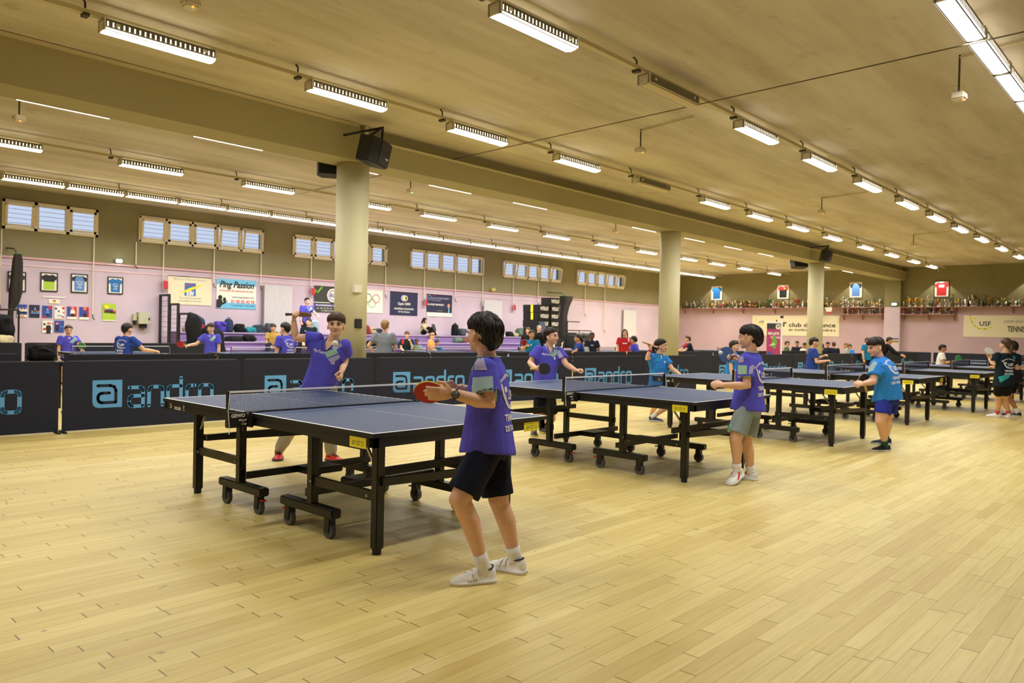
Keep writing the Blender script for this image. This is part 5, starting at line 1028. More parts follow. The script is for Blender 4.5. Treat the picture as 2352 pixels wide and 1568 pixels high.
    for s in 'LR':
        A, K = J['A'+s], J['K'+s]; td = V(J['T'+s])
        if sock is not None: G().tube([A-ZU*.02*h, A, A+(K-A)*.1, A+(K-A)*.22], [.028*h, .0275*h, .0275*h, .0295*h], 20).build('sock', sock, b, True)
        if shoe_m is not None: shoe(b, A, td, h, shoe_m, sole or shoe_m, lace, strap, side, J.get('U'+s))
    J['o'] = o0; J['lat'] = lat; J['tf'] = tf; J['up'] = sp.normalized()
    return b
def part(b, name): return [k for k in KIDS[b.name] if k.name.split('.')[0] == name][0]
# bats
wood = mat('bat_wood', 'c6a06a', .4, var=.15, scale=30, stretch=(1, 6, 1)); rred = mat('red_rubber', 'a8201c', .55); rblk = mat('black_rubber_sheet', '1a1a1b', .55); rgrn = mat('green_rubber', '2fa566', .5); rblu = mat('blue_rubber', '3a5a92', .5); rwht = mat('white_rubber', 'd8d9d6', .5); edge = mat('yellow_edge_tape', 'd8d63a', .5)
def bat(c, n, tip, front, back, label, em=None, hm=None, group='table tennis bats'):
    c, n, tip = V(c), V(n).normalized(), V(tip); tip = (tip-n*tip.dot(n)).normalized(); sd = n.cross(tip); t = thing('table_tennis_bat', label, 'bat', c, group)
    ol = [(math.sin(a)*.0755, math.cos(a)*.079) for a in [2*math.pi*k/36 for k in range(36)]]
    g = G(); g.plate(c-n*.003, sd, tip, n, ol, .006); g.plate(c-n*.003, sd, tip, n, [(-.03, -.065), (.03, -.065), (.014, -.1), (-.014, -.1)], .006); g.build('blade', em or wood, t)
    for k, m, nm in ((1, front, 'rubber'), (-1, back, 'rubber')): g = G(); g.plate(c+n*(.003*k), sd, tip, n*k, [(x*.985, max(y*.985, -.066)) for x, y in ol], .0045); g.build(nm, m, t)
    g = G(); g.tube([c-tip*.074, c-tip*.09, c-tip*.13, c-tip*.172, c-tip*.176], [.010, .0125, .0125, .0155, .014], 12, 0, ref=sd); g.build('handle', hm or wood, t, True); return t
pball = mat('white_ball', 'efeee8', .45)
def ball(c, label): tag(G().sph(c, .02, 24, 16).build('table_tennis_ball', pball, None, True, loc=c), label, 'ball', 'table tennis balls')

purple = cloth('violet_blue_jersey', '5450c4', .05); teal_p = cloth('pale_teal_patch', '9db8bd', .05); mint_p = cloth('mint_patch', '93b9a0', .05); lilac_p = cloth('lilac_patch', 'a8a3c8', .05); whitep = mat('white_cloth_print', 'e4e3ee', .7)
navysh = cloth('navy_shorts', '14182a', .1); blksh = cloth('black_cloth', '141416', .1); greysw = cloth('grey_sweatpants', 'a39f96', .06); greysh = cloth('grey_green_shorts', '8a979a', .06); azure = cloth('azure_jersey', '2f82d2', .05); royal = cloth('royal_shorts', '2a3596', .05)
tealj = cloth('teal_jersey', '1d79a8', .06); navyb = cloth('blue_jersey', '2b4596', .06); blkt = cloth('black_teal_jersey', '14222a', .12); whitet = cloth('white_shirt', 'dedcd4', .04); greyt = cloth('grey_shirt', '7d838c', .05); redt = cloth('red_jersey', 'b8262c', .05); oranget = cloth('orange_shirt', 'e79a58', .05); greent = cloth('sage_shirt', '76897a', .06); khaki = cloth('khaki_shirt', '5a6a44', .06); cream = cloth('cream_sweater', 'bfb08e', .05); darkt = cloth('dark_navy_shirt', '20243a', .08); jeans = cloth('pale_jeans', '8fa3b4', .08); pgrey = cloth('pale_grey_shirt', 'a9b3aa', .05); goldt = cloth('gold_shirt', 'a98a45', .08)
wsock = cloth('white_sock', 'eeece8', .03); wshoe = mat('white_leather_shoe', 'f0eee8', .45); gsole = mat('pale_sole', 'e2e0da', .6); rshoe = mat('red_orange_shoe', 'd8362a', .5); bshoe = mat('black_shoe', '1c1d22', .6); bsole = mat('dark_sole', '2a2c3a', .6); nshoe = mat('navy_shoe', '2a3563', .6); wsole = mat('white_sole', 'd8d6d2', .6); navytrim = mat('navy_trim', '27304f', .6); gsock = cloth('green_sock', '2f5a4e', .05); psock = cloth('pink_sock', 'd8556a', .05); dsock = cloth('dark_sock', '2a2a2c', .05); limesole = mat('lime_sole', 'c5c84a', .6); collarm = cloth('pale_collar_stripe', 'a9c6c6', .03); aqua = cloth('aqua_collar', '2b98c4', .03); mintp = cloth('mint_panel', '8fdcb0', .03); lime_p = cloth('lime_trim_cloth', 'cfe04a', .03)
CRH = V((CR.x, CR.y, 0)).normalized(); CFH = V((CF.x, CF.y, 0)).normalized()
def fdir(deg): a = math.radians(deg); return -CFH*math.cos(a)+CRH*math.sin(a)      # 0 = towards the camera, 90 = towards the right of the photo
def feet(J, h, s, heel, toe, lift=0., zt=0.):
    a, b = at(heel[0], heel[1], 2, 0), at(toe[0], toe[1], 2, 0); d = (b-a); d.z = 0; d.normalize(); L = .168*h; up = ZU
    if lift: d = (d*math.cos(lift)-ZU*math.sin(lift)); up = (ZU-d*ZU.dot(d)).normalized(); a = b-d*L
    J['T'+s] = d; J['U'+s] = up; J['A'+s] = a+d*.042*h+up*.052*h
def two_bone(A, B, l1, l2, hint):      # joint between two ends for given bone lengths
    d = B-A; D = min(d.length, (l1+l2)*.999); u = d.normalized(); x = (D*D+l1*l1-l2*l2)/(2*D); y = math.sqrt(max(0, l1*l1-x*x)); hn = V(hint); hn = (hn-u*hn.dot(u)).normalized(); return A+u*x+hn*y
# ------------------------------------------------------------ the players in front
MG = None
# boy in the foreground, seen from behind his left side
h = 1.44; D = 4.17; P = lambda x, y, d=0.: dep(x, y, D+d)
J = dict(head=P(1109, 768), neck=P(1122, 826), SL=P(1113, 850, -.125), SR=P(1134, 850, .125), pelvis=P(1120, 1022), HL=P(1113, 1040, -.078), HR=P(1131, 1040, .078), face=-CRH*.70+CFH*.72, headup=ZU+CRH*.06)
J.update(EL=P(1124, 928, -.20), WL=P(1040, 903, -.235), hL=P(985, 905, -.30)-P(1040, 903, -.235), nL=CFH*1.+ZU*.15-CRH*.1, cL=.25, ER=P(1122, 905, .24), WR=P(1052, 893, .06), hR=-CRH*.95-CFH*.35, nR=-CFH*.8+CRH*.1-ZU*.3, cR=.7)
feet(J, h, 'L', (1136, 1334), (1034, 1342)); feet(J, h, 'R', (1204, 1318), (1126, 1300))
J['KL'] = P(1056, 1146, -.17); J['KR'] = P(1146, 1152, .06)
p1 = person('boy in the foreground with his back turned, violet jersey and white shoes', J, h, 'fair', purple, .72, 'shorts', navysh, 'black', 'bowl', 1.05, wsock, wshoe, gsole, None, wshoe, None, .0052, None, .15, True, True, hem=-.10, collar_m=collarm, shortl=.86, fold=.005)
sh = part(p1, 'shirt'); o0 = J['o']; B = -J['tf']; U = -J['lat']; ctr = J['neck']
arc = []
def arctext(s, r, size, a0, a1, **k):
    out = []; n = len(s)
    for i, ch in enumerate(s):
        if ch == ' ': continue
        a = a0+(a1-a0)*i/(n-1); m = text2(ch, size, 'CENTER', **k); out.append(move2(m, math.sin(a)*r, math.cos(a)*r-r, 1, rot=-a))
    return join2(*out)
def club_back(sh, o0, ctr, U, B, s=1., m=None, vmax=.012, drop=.10, arc=True):
    m = m or whitep; T = lambda m2, y, x=0: decal(sh, o0, U, B, move2(m2, x*s, 0, s), ctr-ZU*(drop+y)*s, m, .003, vmax, name='back_print', Vv=ZU)
    if arc: T(arctext('Fontenay-sous-Bois', .17, .034, -.72, .72, bold=.02), .03)
    T(join2(ribbon([[(-.10, .06), (-.085, .0), (-.06, -.04), (-.02, -.062), (.04, -.068), (.11, -.05)]], .014), ribbon([[(-.075, .01), (-.05, -.03), (-.01, -.05), (.06, -.055)]], .008), disc2(.017, 16, -.062, .035), move2(text2('USF', .07, 'CENTER', bold=.03), .03, -.02)), .135)
    T(text2('TENNIS', .05, 'CENTER', bold=.035), .27); T(text2('DE TABLE', .042, 'CENTER', bold=.035), .325)
club_back(sh, o0, ctr, U, B, 1.0, drop=.06)
S = lambda pts, m, base, nrm, u_, nm='patch', v_=ZU, off=.0022: decal(sh, o0, u_, nrm, poly2(pts), base, m, off, .012, name=nm, Vv=v_)
nl = (J['lat']*1.-J['tf']*.12).normalized(); ul = -J['tf']; bs = J['SL']
S([(-.06, -.01), (.05, .0), (.06, -.09), (.0, -.115), (-.065, -.105)], teal_p, bs-ZU*.03, nl, ul); S([(-.06, -.118), (-.005, -.124), (-.015, -.14), (-.06, -.138)], teal_p, bs-ZU*.03, nl, ul); S([(.06, -.10), (.075, -.05), (.07, -.135), (.015, -.14)], teal_p, bs-ZU*.03, nl, ul); S([(-.05, .05), (-.01, .09), (.02, .01), (-.05, .01)], lilac_p, bs-ZU*.01, nl, ul)
decal(sh, o0, -J['tf'], ZU, poly2([(-.085, -.05), (-.03, -.07), (-.02, .02), (-.07, .03)]), ctr+J['lat']*.075, teal_p, .0022, .012, name='patch', Vv=J['lat'])
w = J['WL']; ax = (J['EL']-J['WL']).normalized(); a2 = (-CFH-ax*(-CFH).dot(ax)).normalized(); a3 = ax.cross(a2)
wc = w+ax*.012; g = G(); g.tube([wc+(a2*math.cos(t)*.029+a3*math.sin(t)*.031) for t in [2*math.pi*k/20 for k in range(21)]], .006, 6, 0, False, 1.6); g.tube([wc+a2*.030, wc+a2*.042], .021, 20, 0); g.tube([wc+a2*.0425, wc+a2*.0435], .016, 20, 1); g.build('watch', [mat('black_watch', '17171a', .4), mat('watch_face', '5a5e60', .3)], p1, True)
w = J['WR']; ax = (J['ER']-J['WR']).normalized(); a2 = ax.orthogonal().normalized(); a3 = ax.cross(a2); G().tube([w+ax*.02+(a2*math.cos(t)+a3*math.sin(t))*.030 for t in [2*math.pi*k/16 for k in range(17)]], .003, 5).build('bracelet', mat('pale_bracelet', 'c9c3b0', .5), p1)
bc = P(985, 900, -.17); bat(bc, -CFH*.80-ZU*.62, -CRH*1.+ZU*.02, rred, rblk, 'red bat with yellow edge held by the boy in the foreground', edge)
ball(dep(770, 789, 4.77), 'white ball in flight above the nearest table')

# boy across the nearest table with his bat raised
h = 1.45; D = 7.4; P = lambda x, y, d=0.: dep(x, y, D+d)
J = dict(head=P(772, 746, -.04), neck=P(763, 783), SL=P(791, 794, -.02), SR=P(729, 778, .04), pelvis=P(735, 880, .05), HL=P(751, 892, .02), HR=P(719, 892, .08), face=fdir(8)-ZU*.18, headup=ZU+CRH*.02)
J.update(ER=P(678, 775, -.02), WR=P(675, 738, -.06), hR=CRH*.1+ZU*.8-CFH*.35, nR=CRH*.9-ZU*.2, cR=.9, EL=P(792, 828, .10), WL=P(785, 851, -.10), hL=-ZU*.75-CFH*.5, nL=-CRH*.9, cL=1.25)
feet(J, h, 'R', (641, 1050), (632, 1070)); feet(J, h, 'L', (752, 1056), (789, 1063))
J['KR'] = two_bone(J['HR'], J['AR'], .25*h, .24*h, -CFH-CRH*.6); J['KL'] = two_bone(J['HL'], J['AL'], .25*h, .24*h, -CFH+CRH*.3)
p2 = person('boy facing the camera with bat raised, grey trousers and red shoes', J, h, 'fair', purple, .55, 'long', greysw, 'brown', 'bowl', .8, dsock, rshoe, bsole, bshoe, None, None, .0058, None, .152, True, True, hem=-.16, vneck=.07, collar_m=navytrim, loose=1.03, fold=.010)
sh = part(p2, 'shirt'); o0 = J['o']; N_ = J['tf']; U = J['lat']; ctr = J['neck']
S = lambda pts, m, nm='patch': decal(sh, o0, U, N_, poly2(pts), ctr, m, .003, .012, name=nm, Vv=J['up'])
S([(.0, -.11), (.09, -.05), (.13, -.09), (.05, -.155)], mint_p); S([(.045, -.055), (.10, .02), (.145, -.01), (.10, -.06)], lilac_p); S([(.06, -.16), (.135, -.10), (.155, -.13), (.10, -.20)], lilac_p)
decal(sh, o0, U, N_, move2(text2('PlayTech', .036, 'CENTER', shear=.3, bold=.02), 0, 0), ctr-U*.062-J['up']*.125, whitep, .003, .012, name='chest_print', Vv=J['up']); decal(sh, o0, U, N_, ring2(.008, .016, 16), ctr+U*.11-J['up']*.19, whitep, .003, .012, name='badge', Vv=J['up'])
bat(P(697, 722, -.02), (ZU*.95-CRH*.0+CFH*.25).normalized(), CRH*.97+ZU*.17, rblk, mat('dark_red_rubber', '57201f', .6), 'bat held edge-on above the head of the boy in grey trousers', None, mat('dark_olive_grip', '3d3b2a', .6))

# boy at the far end of the second table
h = 1.42; D = 9.85; P = lambda x, y, d=0.: dep(x, y, D+d)
J = dict(head=P(1267, 772, -.03), neck=P(1260, 797), SL=P(1284, 808, .06), SR=P(1237, 804, -.06), pelvis=P(1250, 897), HL=P(1259, 902, .03), HR=P(1241, 902, -.03), face=fdir(52)-ZU*.04, bend=.01)
J.update(ER=P(1217, 833, -.10), WR=P(1230, 845, -.32), hR=CRH*.75-CFH*.6-ZU*.05, nR=-ZU*.3+CFH*.5+CRH*.2, cR=.9, EL=P(1300, 836, -.04), WL=P(1322, 850, -.2), hL=CRH*.9-CFH*.3+ZU*.1, nL=-ZU, cL=1.1)
feet(J, h, 'R', (1226, 997), (1229, 1010)); feet(J, h, 'L', (1242, 992), (1260, 997))
J['KR'] = two_bone(J['HR'], J['AR'], .25*h, .24*h, -CFH+CRH*.2); J['KL'] = two_bone(J['HL'], J['AL'], .25*h, .24*h, -CFH+CRH*.5)
p3 = person('boy in violet and black shorts at the far end of the second table', J, h, 'fair', purple, .62, 'shorts', blksh, 'dark', 'crop', .6, dsock, bshoe, limesole, mat('lace_white', 'c9cccf', .6), None, None, .0062, None, .15, True, True, vneck=.06, collar_m=collarm, shortl=.8)
sh = part(p3, 'shirt'); o0 = J['o']; N_ = J['tf']; U = J['lat']; ctr = J['neck']
S = lambda pts, m: decal(sh, o0, U, N_, poly2(pts), ctr, m, .003, .014, name='patch', Vv=J['up'])
S([(-.01, -.10), (.04, -.07), (.09, .0), (.12, -.03), (.075, -.10), (.03, -.125)], mint_p); S([(.09, -.06), (.13, -.02), (.16, -.12), (.12, -.13)], lilac_p)
decal(sh, o0, U, N_, text2('PlayTech', .034, 'CENTER', shear=.3, bold=.02), ctr-U*.065-J['up']*.105, whitep, .003, .014, name='chest_print', Vv=J['up']); decal(sh, o0, U, N_, disc2(.014, 12, 0, 0, .02), ctr+U*.06-J['up']*.135, whitep, .003, .014, name='badge', Vv=J['up'])
bat(P(1250, 847, -.40), -CFH*.95+ZU*.15, CRH*.98+ZU*.02, rblk, rred, 'black-faced bat of the boy at the far end of the second table')

# boy in grey shorts at the near end of the second table
h = 1.45; D = 7.06; P = lambda x, y, d=0.: dep(x, y, D+d)
J = dict(head=P(1721, 775), neck=P(1725, 812), SL=P(1712, 828, -.115), SR=P(1735, 826, .115), pelvis=P(1718, 935), HL=P(1710, 945, -.072), HR=P(1727, 945, .072), face=-CRH*.9+CFH*.42, headup=ZU-CRH*.02)
J.update(EL=P(1716, 886, -.19), WL=P(1664, 884, -.28), hL=-CRH*.93-CFH*.2+ZU*.12, nL=CFH*.6-ZU*.6, cL=.75, ER=P(1722, 850, .30), WR=P(1694, 821, .30), hR=-CRH*.9+ZU*.1, nR=-CFH*.5-ZU*.5, cR=.9)
feet(J, h, 'L', (1709, 1103), (1650, 1117), .30); feet(J, h, 'R', (1737, 1104), (1705, 1098))
J['KL'] = P(1689, 1008, -.13); J['KR'] = P(1712, 1012, .05)
J['AL'] = P(1693, 1079, -.09); 
p4 = person('boy in violet jersey and grey-green shorts on his toes by the second table', J, h, 'fair', purple, .70, 'shorts', greysh, 'black', 'bowl', .9, wsock, wshoe, gsole, wshoe, None, rshoe, .0058, None, .15, True, True, hem=-.06, collar_m=collarm, shortl=.82)
sh = part(p4, 'shirt'); o0 = J['o']; club_back(sh, o0, J['neck'], -J['lat'], -J['tf'], 1.0, drop=.06, vmax=.014)
nl = (J['lat']-J['tf']*.15).normalized(); ul = -J['tf']; bs = J['SL']; S = lambda pts, m: decal(sh, o0, ul, nl, poly2(pts), bs-ZU*.03, m, .0025, .014, name='patch', Vv=ZU)
S([(-.055, -.01), (.03, -.01), (.035, -.085), (-.055, -.095)], mint_p); S([(-.06, -.108), (-.01, -.108), (-.03, -.135), (-.06, -.135)], teal_p); S([(.05, -.02), (.08, .0), (.08, -.08), (.05, -.085)], lilac_p); S([(.0, -.105), (.07, -.095), (.06, -.135), (-.01, -.135)], mint_p); S([(-.05, .06), (-.01, .07), (.0, .02), (-.05, .01)], lilac_p)
so = part(p4, 'shorts'); decal(so, o0, ul, (J['lat']*.9+J['tf']*.35).normalized(), poly2([(-.085, -.225), (-.02, -.225), (-.02, -.115), (-.085, -.115)]), J['HL'], mintp, .003, .014, name='panel', Vv=ZU)
bat(P(1669, 814, .30), -CFH*.78-CRH*.62+ZU*.12, -CRH*.55+CFH*.6+ZU*.35, rblu, rred, 'blue-faced bat held up by the boy in grey-green shorts')
ball(dep(1655, 810, 7.3), 'white ball just behind the blue-faced bat'); ball(dep(1750, 833, 9.9), 'white ball over the third table beside the grey-shorts boy')

# girl swinging at the far end of the third table
h = 1.34; D = 11.9; P = lambda x, y, d=0.: dep(x, y, D+d)
J = dict(head=P(1519, 794), neck=P(1514, 815), SL=P(1528, 824, .02), SR=P(1500, 820, -.04), pelvis=P(1510, 893), HL=P(1516, 898, .05), HR=P(1504, 898, -.05), face=fdir(70)-ZU*.05, headup=ZU)
J.update(ER=P(1486, 823, -.12), WR=P(1494, 802, -.12), hR=ZU*.6-CRH*.3, nR=CRH, cR=.9, EL=P(1543, 846, -.05), WL=P(1562, 860, -.18), hL=CRH*.85-ZU*.45, nL=-ZU, cL=.2)
feet(J, h, 'R', (1491, 966), (1521, 968)); feet(J, h, 'L', (1487, 952), (1502, 957), -.5)
J['KR'] = two_bone(J['HR'], J['AR'], .25*h, .24*h, CRH); J['KL'] = two_bone(J['HL'], J['AL'], .25*h, .24*h, CRH)
def ponytail(hg, C, f, l, u, hh): hg.tube([C+(-f*.42+u*.12)*hh, C+(-f*.62-u*.05)*hh, C+(-f*.6-u*.38)*hh, C+(-f*.5-u*.62)*hh], [.08*hh, .12*hh, .11*hh, .04*hh], 10, 0, True)
p5 = person('girl in a blue polo shirt with a ponytail, bat swung back, at the third table', J, h, 'fair', azure, .6, 'shorts', navysh, 'dark', 'short', .35, wsock, nshoe, wsole, None, None, None, .0065, None, .155, True, True, collar_m=aqua, tail=ponytail)
sh = part(p5, 'shirt'); o0 = J['o']; decal(sh, o0, J['lat'], J['tf'], poly2([(-.015, -.0), (.015, .0), (.006, -.06), (-.006, -.06)]), J['neck'], lime_p, .004, .014, name='placket', Vv=J['up']); decal(sh, o0, J['lat'], J['tf'], poly2([(-.09, -.05), (-.02, -.06), (-.03, -.1), (-.1, -.11)]), J['neck'], aqua, .003, .014, name='chest_fade', Vv=J['up']); decal(sh, o0, J['lat'], J['tf'], disc2(.017, 12), J['neck']+J['lat']*.06-J['up']*.1, whitep, .003, .014, name='badge', Vv=J['up'])
w = J['WR']; ax = (J['ER']-J['WR']).normalized(); G().tube([w+ax*.012, w+ax*.045], .030, 14).build('wristband', mat('red_wristband', 'b23a40', .8), p5)
bat(P(1486, 789, -.15), ZU*.9+CRH*.3, -CRH*.85+CFH*.2+ZU*.2, rblk, rred, 'bat swung back by the girl in the blue polo shirt')

# boy leaning forward at the third table
h = 1.45; D = 9.15; P = lambda x, y, d=0.: dep(x, y, D+d)
J = dict(head=P(2010, 797), neck=P(2020, 822), SL=P(2011, 838, -.11), SR=P(2033, 834, .11), pelvis=P(2038, 915), HL=P(2032, 923, -.07), HR=P(2045, 922, .07), face=-CRH*.95-CFH*.2-ZU*.12, headup=ZU-CRH*.25, bend=.028)
J.update(EL=P(2006, 876, -.19), WL=P(1984, 880, -.28), hL=-CRH*.9-CFH*.1-ZU*.1, nL=CFH*.6-ZU*.5, cL=.9, ER=P(2010, 872, .2), WR=P(1986, 876, .12), hR=-CRH, nR=-ZU, cR=.9)
feet(J, h, 'L', (2042, 1035), (1992, 1036)); feet(J, h, 'R', (2046, 1020), (1998, 1018))
J['KL'] = P(2022, 966, -.10); J['KR'] = P(2035, 962, .08)
p6 = person('boy in a bright blue jersey leaning forward over the third table, dark shoes', J, h, 'fair', azure, .66, 'shorts', royal, 'dark', 'bowl', .8, gsock, bshoe, wsole, None, None, None, .0062, None, .15, True, True, hem=-.05, collar_m=navyb, shortl=.62, girth=1.08)
sh = part(p6, 'shirt'); o0 = J['o']; bn = (-J['tf']); club_back(sh, o0, J['neck']-J['up']*.0, -J['lat'], bn, .95, drop=.02, vmax=.014)
nl = (J['lat']).normalized(); decal(sh, o0, -J['tf'], nl, poly2([(-.05, -.02), (.0, .05), (.04, .03), (.02, -.06), (-.04, -.08)]), J['SL'], teal_p, .0025, .014, name='shoulder_fade', Vv=ZU)
g = bat(P(1983, 872, -.12), -CFH*.85+CRH*.3-ZU*.2, -CRH*.5+ZU*.85, rblk, rred, 'black bat with a red back held by the boy in bright blue', None)

# girl in black with a ponytail
h = 1.42; D = 13.3; P = lambda x, y, d=0.: dep(x, y, D+d)
J = dict(head=P(2309, 791), neck=P(2309, 812), SL=P(2291, 817, .0), SR=P(2328, 817, .0), pelvis=P(2305, 878), HL=P(2297, 884), HR=P(2314, 884), face=CFH*.9-CRH*.25, headup=ZU)
J.update(EL=P(2282, 838, .0), WL=P(2273, 822, .12), hL=-CRH*.2+ZU*.7, nL=CFH, cL=.8, ER=P(2334, 845, .03), WR=P(2345, 843, .14), hR=CRH*.7+CFH*.4, nR=-ZU, cR=.4)
feet(J, h, 'L', (2300, 958), (2270, 956)); feet(J, h, 'R', (2318, 960), (2308, 955))
J['KL'] = two_bone(J['HL'], J['AL'], .25*h, .24*h, CFH); J['KR'] = two_bone(J['HR'], J['AR'], .25*h, .24*h, CFH)
def pony2(hg, C, f, l, u, hh): hg.tube([C+(-f*.40+u*.02)*hh, C+(-f*.58-u*.12)*hh, C+(-f*.56-u*.5)*hh, C+(-f*.5-u*.78)*hh], [.09*hh, .14*hh, .15*hh, .06*hh], 10, 0, True)
p8 = person('girl in black with a brown ponytail seen from behind, pink socks and pale shoes', J, h, 'fair', blkt, .62, 'shorts', blksh, 'brown', 'short', .5, psock, wshoe, gsole, None, None, None, .0068, None, .15, False, False, tail=pony2, shortl=.6)
sh = part(p8, 'shirt'); o0 = J['o']; club_back(sh, o0, J['neck'], -J['lat'], -J['tf'], .9, drop=.08, vmax=.016)
tq = cloth('turquoise_fade', '2f9a98', .1); decal(sh, o0, -J['lat'], -J['tf'], poly2([(-.16, -.40), (-.06, -.36), (.06, -.30), (-.02, -.42), (-.15, -.5)]), J['neck'], tq, .003, .016, name='waist_fade', Vv=ZU); decal(sh, o0, -J['lat'], -J['tf'], poly2([(.08, -.02), (.14, -.05), (.13, -.12), (.09, -.09)]), J['neck'], tq, .003, .016, name='shoulder_fade', Vv=ZU)
bat(P(2271, 806, .12), -CFH*.75+ZU*.6, ZU*.75+CFH*.5, rwht, rred, 'white-faced bat held up by the ponytailed girl in black')
# ------------------------------------------------------------ players and onlookers further back
ARMS = dict(down=((.05, .16, -1), (.18, .02, -1)), ready=((.15, .25, -.95), (.92, -.2, .15)), play=((.35, .5, -.8), (.75, -.25, .35)), out=((.45, .55, -.7), (.8, .25, -.1)), lap=((.25, .12, -.95), (.75, -.45, -.45)), chin=((.4, .1, -.9), (.35, -.3, .9)), up=((.5, .5, .1), (.1, -.1, 1)), hips=((-.15, .6, -.8), (.25, -.55, -.75)), reach=((.7, .2, -.7), (.9, .05, -.35)))
def kid(label, px, cy, depth, deg, h, shirt, hair, skin='fair', L='ready', R='ready', seat=None, shorts=None, style='short', lean=.06, tail=None, sleeve=.62, hr=.15, bottom='shorts', crouch=0., group=None, vol=.7, floor=0., bats=None, back=None, chest=None, legs=1, turn=0., girth=1., drop=True, shoe_m=None, head_down=0., cross=False):
    q = dep(px, cy, depth); f = fdir(deg); l = ZU.cross(f); top = q.z
    hh = hr*h; base = V((q.x, q.y, 0)); bl = .325*h if hr >= .14 else .335*h
    fc = (f*math.cos(math.radians(turn))+l*math.sin(math.radians(turn)))
    sp = ZU*math.cos(lean)+f*math.sin(lean)
    head = base+ZU*(top-.52*hh); neck = head-ZU*(.66*hh)-f*.14*hh; pel = neck-sp*bl
    if seat is not None: pel.z = max(pel.z, seat+.085*h)
    J = dict(head=head, neck=neck, pelvis=pel, face=fc-ZU*(.08+head_down), headup=ZU+f*(.1+head_down*.6))
    for s, k, a in (('L', 1, L), ('R', -1, R)):
        J['S'+s] = neck-sp*.035*h+l*k*.108*h*girth; J['H'+s] = pel+l*k*.055*h-ZU*.01*h
        ua, fa = ARMS[a] if isinstance(a, str) else a
        D = lambda v: (f*v[0]+l*k*v[1]+ZU*v[2]).normalized()
        J['E'+s] = J['S'+s]+D(ua)*.178*h; J['W'+s] = J['E'+s]+D(fa)*.150*h; J['c'+s] = .8
        if seat is None:
            A = base+l*k*.085*h+f*(-.02+.05*k*(.5 if k > 0 else .3))*h; A.z = floor+.052*h; A += f*(pel-base).dot(f)*.75; J['T'+s] = f+l*k*.25; J['A'+s] = A; J['K'+s] = two_bone(J['H'+s], A, .25*h, .235*h, f)
        elif cross:
            J['K'+s] = J['H'+s]+(f*.82+l*k*.35+ZU*.45).normalized()*.24*h; J['A'+s] = J['K'+s]+(f*.35-ZU*.9).normalized()*.23*h; J['T'+s] = f
        else:
            J['K'+s] = J['H'+s]+(f*.95+l*k*.22+ZU*.02).normalized()*.24*h; J['A'+s] = J['K'+s]+(f*.12-ZU).normalized()*.235*h; J['A'+s].z = max(J['A'+s].z, floor+.052*h); J['T'+s] = f+l*k*.2
    facing = math.cos(math.radians(deg+turn)) > -.35
    b = person(label, J, h, skin, shirt, sleeve, bottom, shorts or navysh, hair, style, vol, wsock if bottom == 'shorts' else None, shoe_m or bshoe, wsole, None, None, None, .0105 if depth < 21 else .013, group, hr, facing, False, tail=tail, girth=girth, fold=.004)
    if back or chest:
        sh = part(b, 'shirt'); o0 = J['o']
        if back: club_back(sh, o0, J['neck'], -J['lat'], -J['tf'], .85, None, .03, .06)
        if chest:
            for pts, m in chest: decal(sh, o0, J['lat'], J['tf'], poly2(pts), J['neck'], m, .004, .03, name='chest_patch', Vv=J['up'])
    if bats:
        s, front, bk_, lab, tip = bats; W_ = J['W'+s]; k = 1 if s == 'L' else -1; t = (f*tip[0]+l*k*tip[1]+ZU*tip[2]).normalized(); n = CFH*-1.; n = (n-t*n.dot(t)).normalized(); hand = W_+(W_-J['E'+s]).normalized()*.05*h; bat(hand+t*.13, n, t, front, bk_, lab)
    return b
VP = [([(.0, -.12), (.06, -.07), (.12, .0), (.15, -.06), (.08, -.15)], teal_p), ([(-.02, -.02), (.03, -.02), (.0, -.07)], SKIN['fair'])]
LONG = lambda hg, C, f, l, u, hh: (hg.tube([C+(-f*.25+u*.1)*hh, C+(-f*.38-u*.4)*hh, C+(-f*.36-u*.95)*hh], [.3*hh, .27*hh, .16*hh], 12, 0, True), [hg.tube([C+(f*.1+l*s*.36+u*.05)*hh, C+(f*.1+l*s*.38-u*.4)*hh, C+(f*.08+l*s*.34-u*.85)*hh], [.08*hh, .1*hh, .06*hh], 8, 0, True) for s in (-1, 1)])
PT = pony2
kid('boy in a violet jersey with a green bat at far left', 158, 747, 16.4, 42, 1.33, purple, 'brown', L='reach', R='down', bats=('L', rgrn, rred, 'green bat of the boy at far left', (.3, -.3, .9)), chest=VP, head_down=.1)
kid('boy with his back turned in a blue jersey at far left', 293, 742, 13.6, 165, 1.40, navyb, 'black', L='down', R='out', back=True, style='bowl', lean=.16)
kid('boy in a violet jersey with a red bat in front of the lilac bench', 484, 742, 17.2, -5, 1.42, purple, 'dark', L='down', R='out', style='bowl', vol=1., bats=('R', rred, rblk, 'red bat of the boy before the lilac bench', (.2, .9, .2)), chest=VP)
kid('boy with long dark hair in a violet jersey turned away, left of the raised arm', 655, 741, 14.4, -125, 1.44, purple, 'black', L='down', R='ready', style='bowl', vol=1.2, back=True)
kid('boy in a black cap and gold shirt sitting behind the long-haired boy', 628, 744, 22.85, 20, 1.45, goldt, 'black', 'tan', 'lap', 'lap', seat=.7, floor=.42, style='cap', bottom='long', shorts=darkt)
kid('youth in violet jersey and black trousers standing on the bench by the charcoal banner', 706, 684, 24.4, 40, 1.45, purple, 'black', 'light', 'reach', 'down', floor=.9, bottom='long', shorts=blksh, lean=.2, chest=VP)
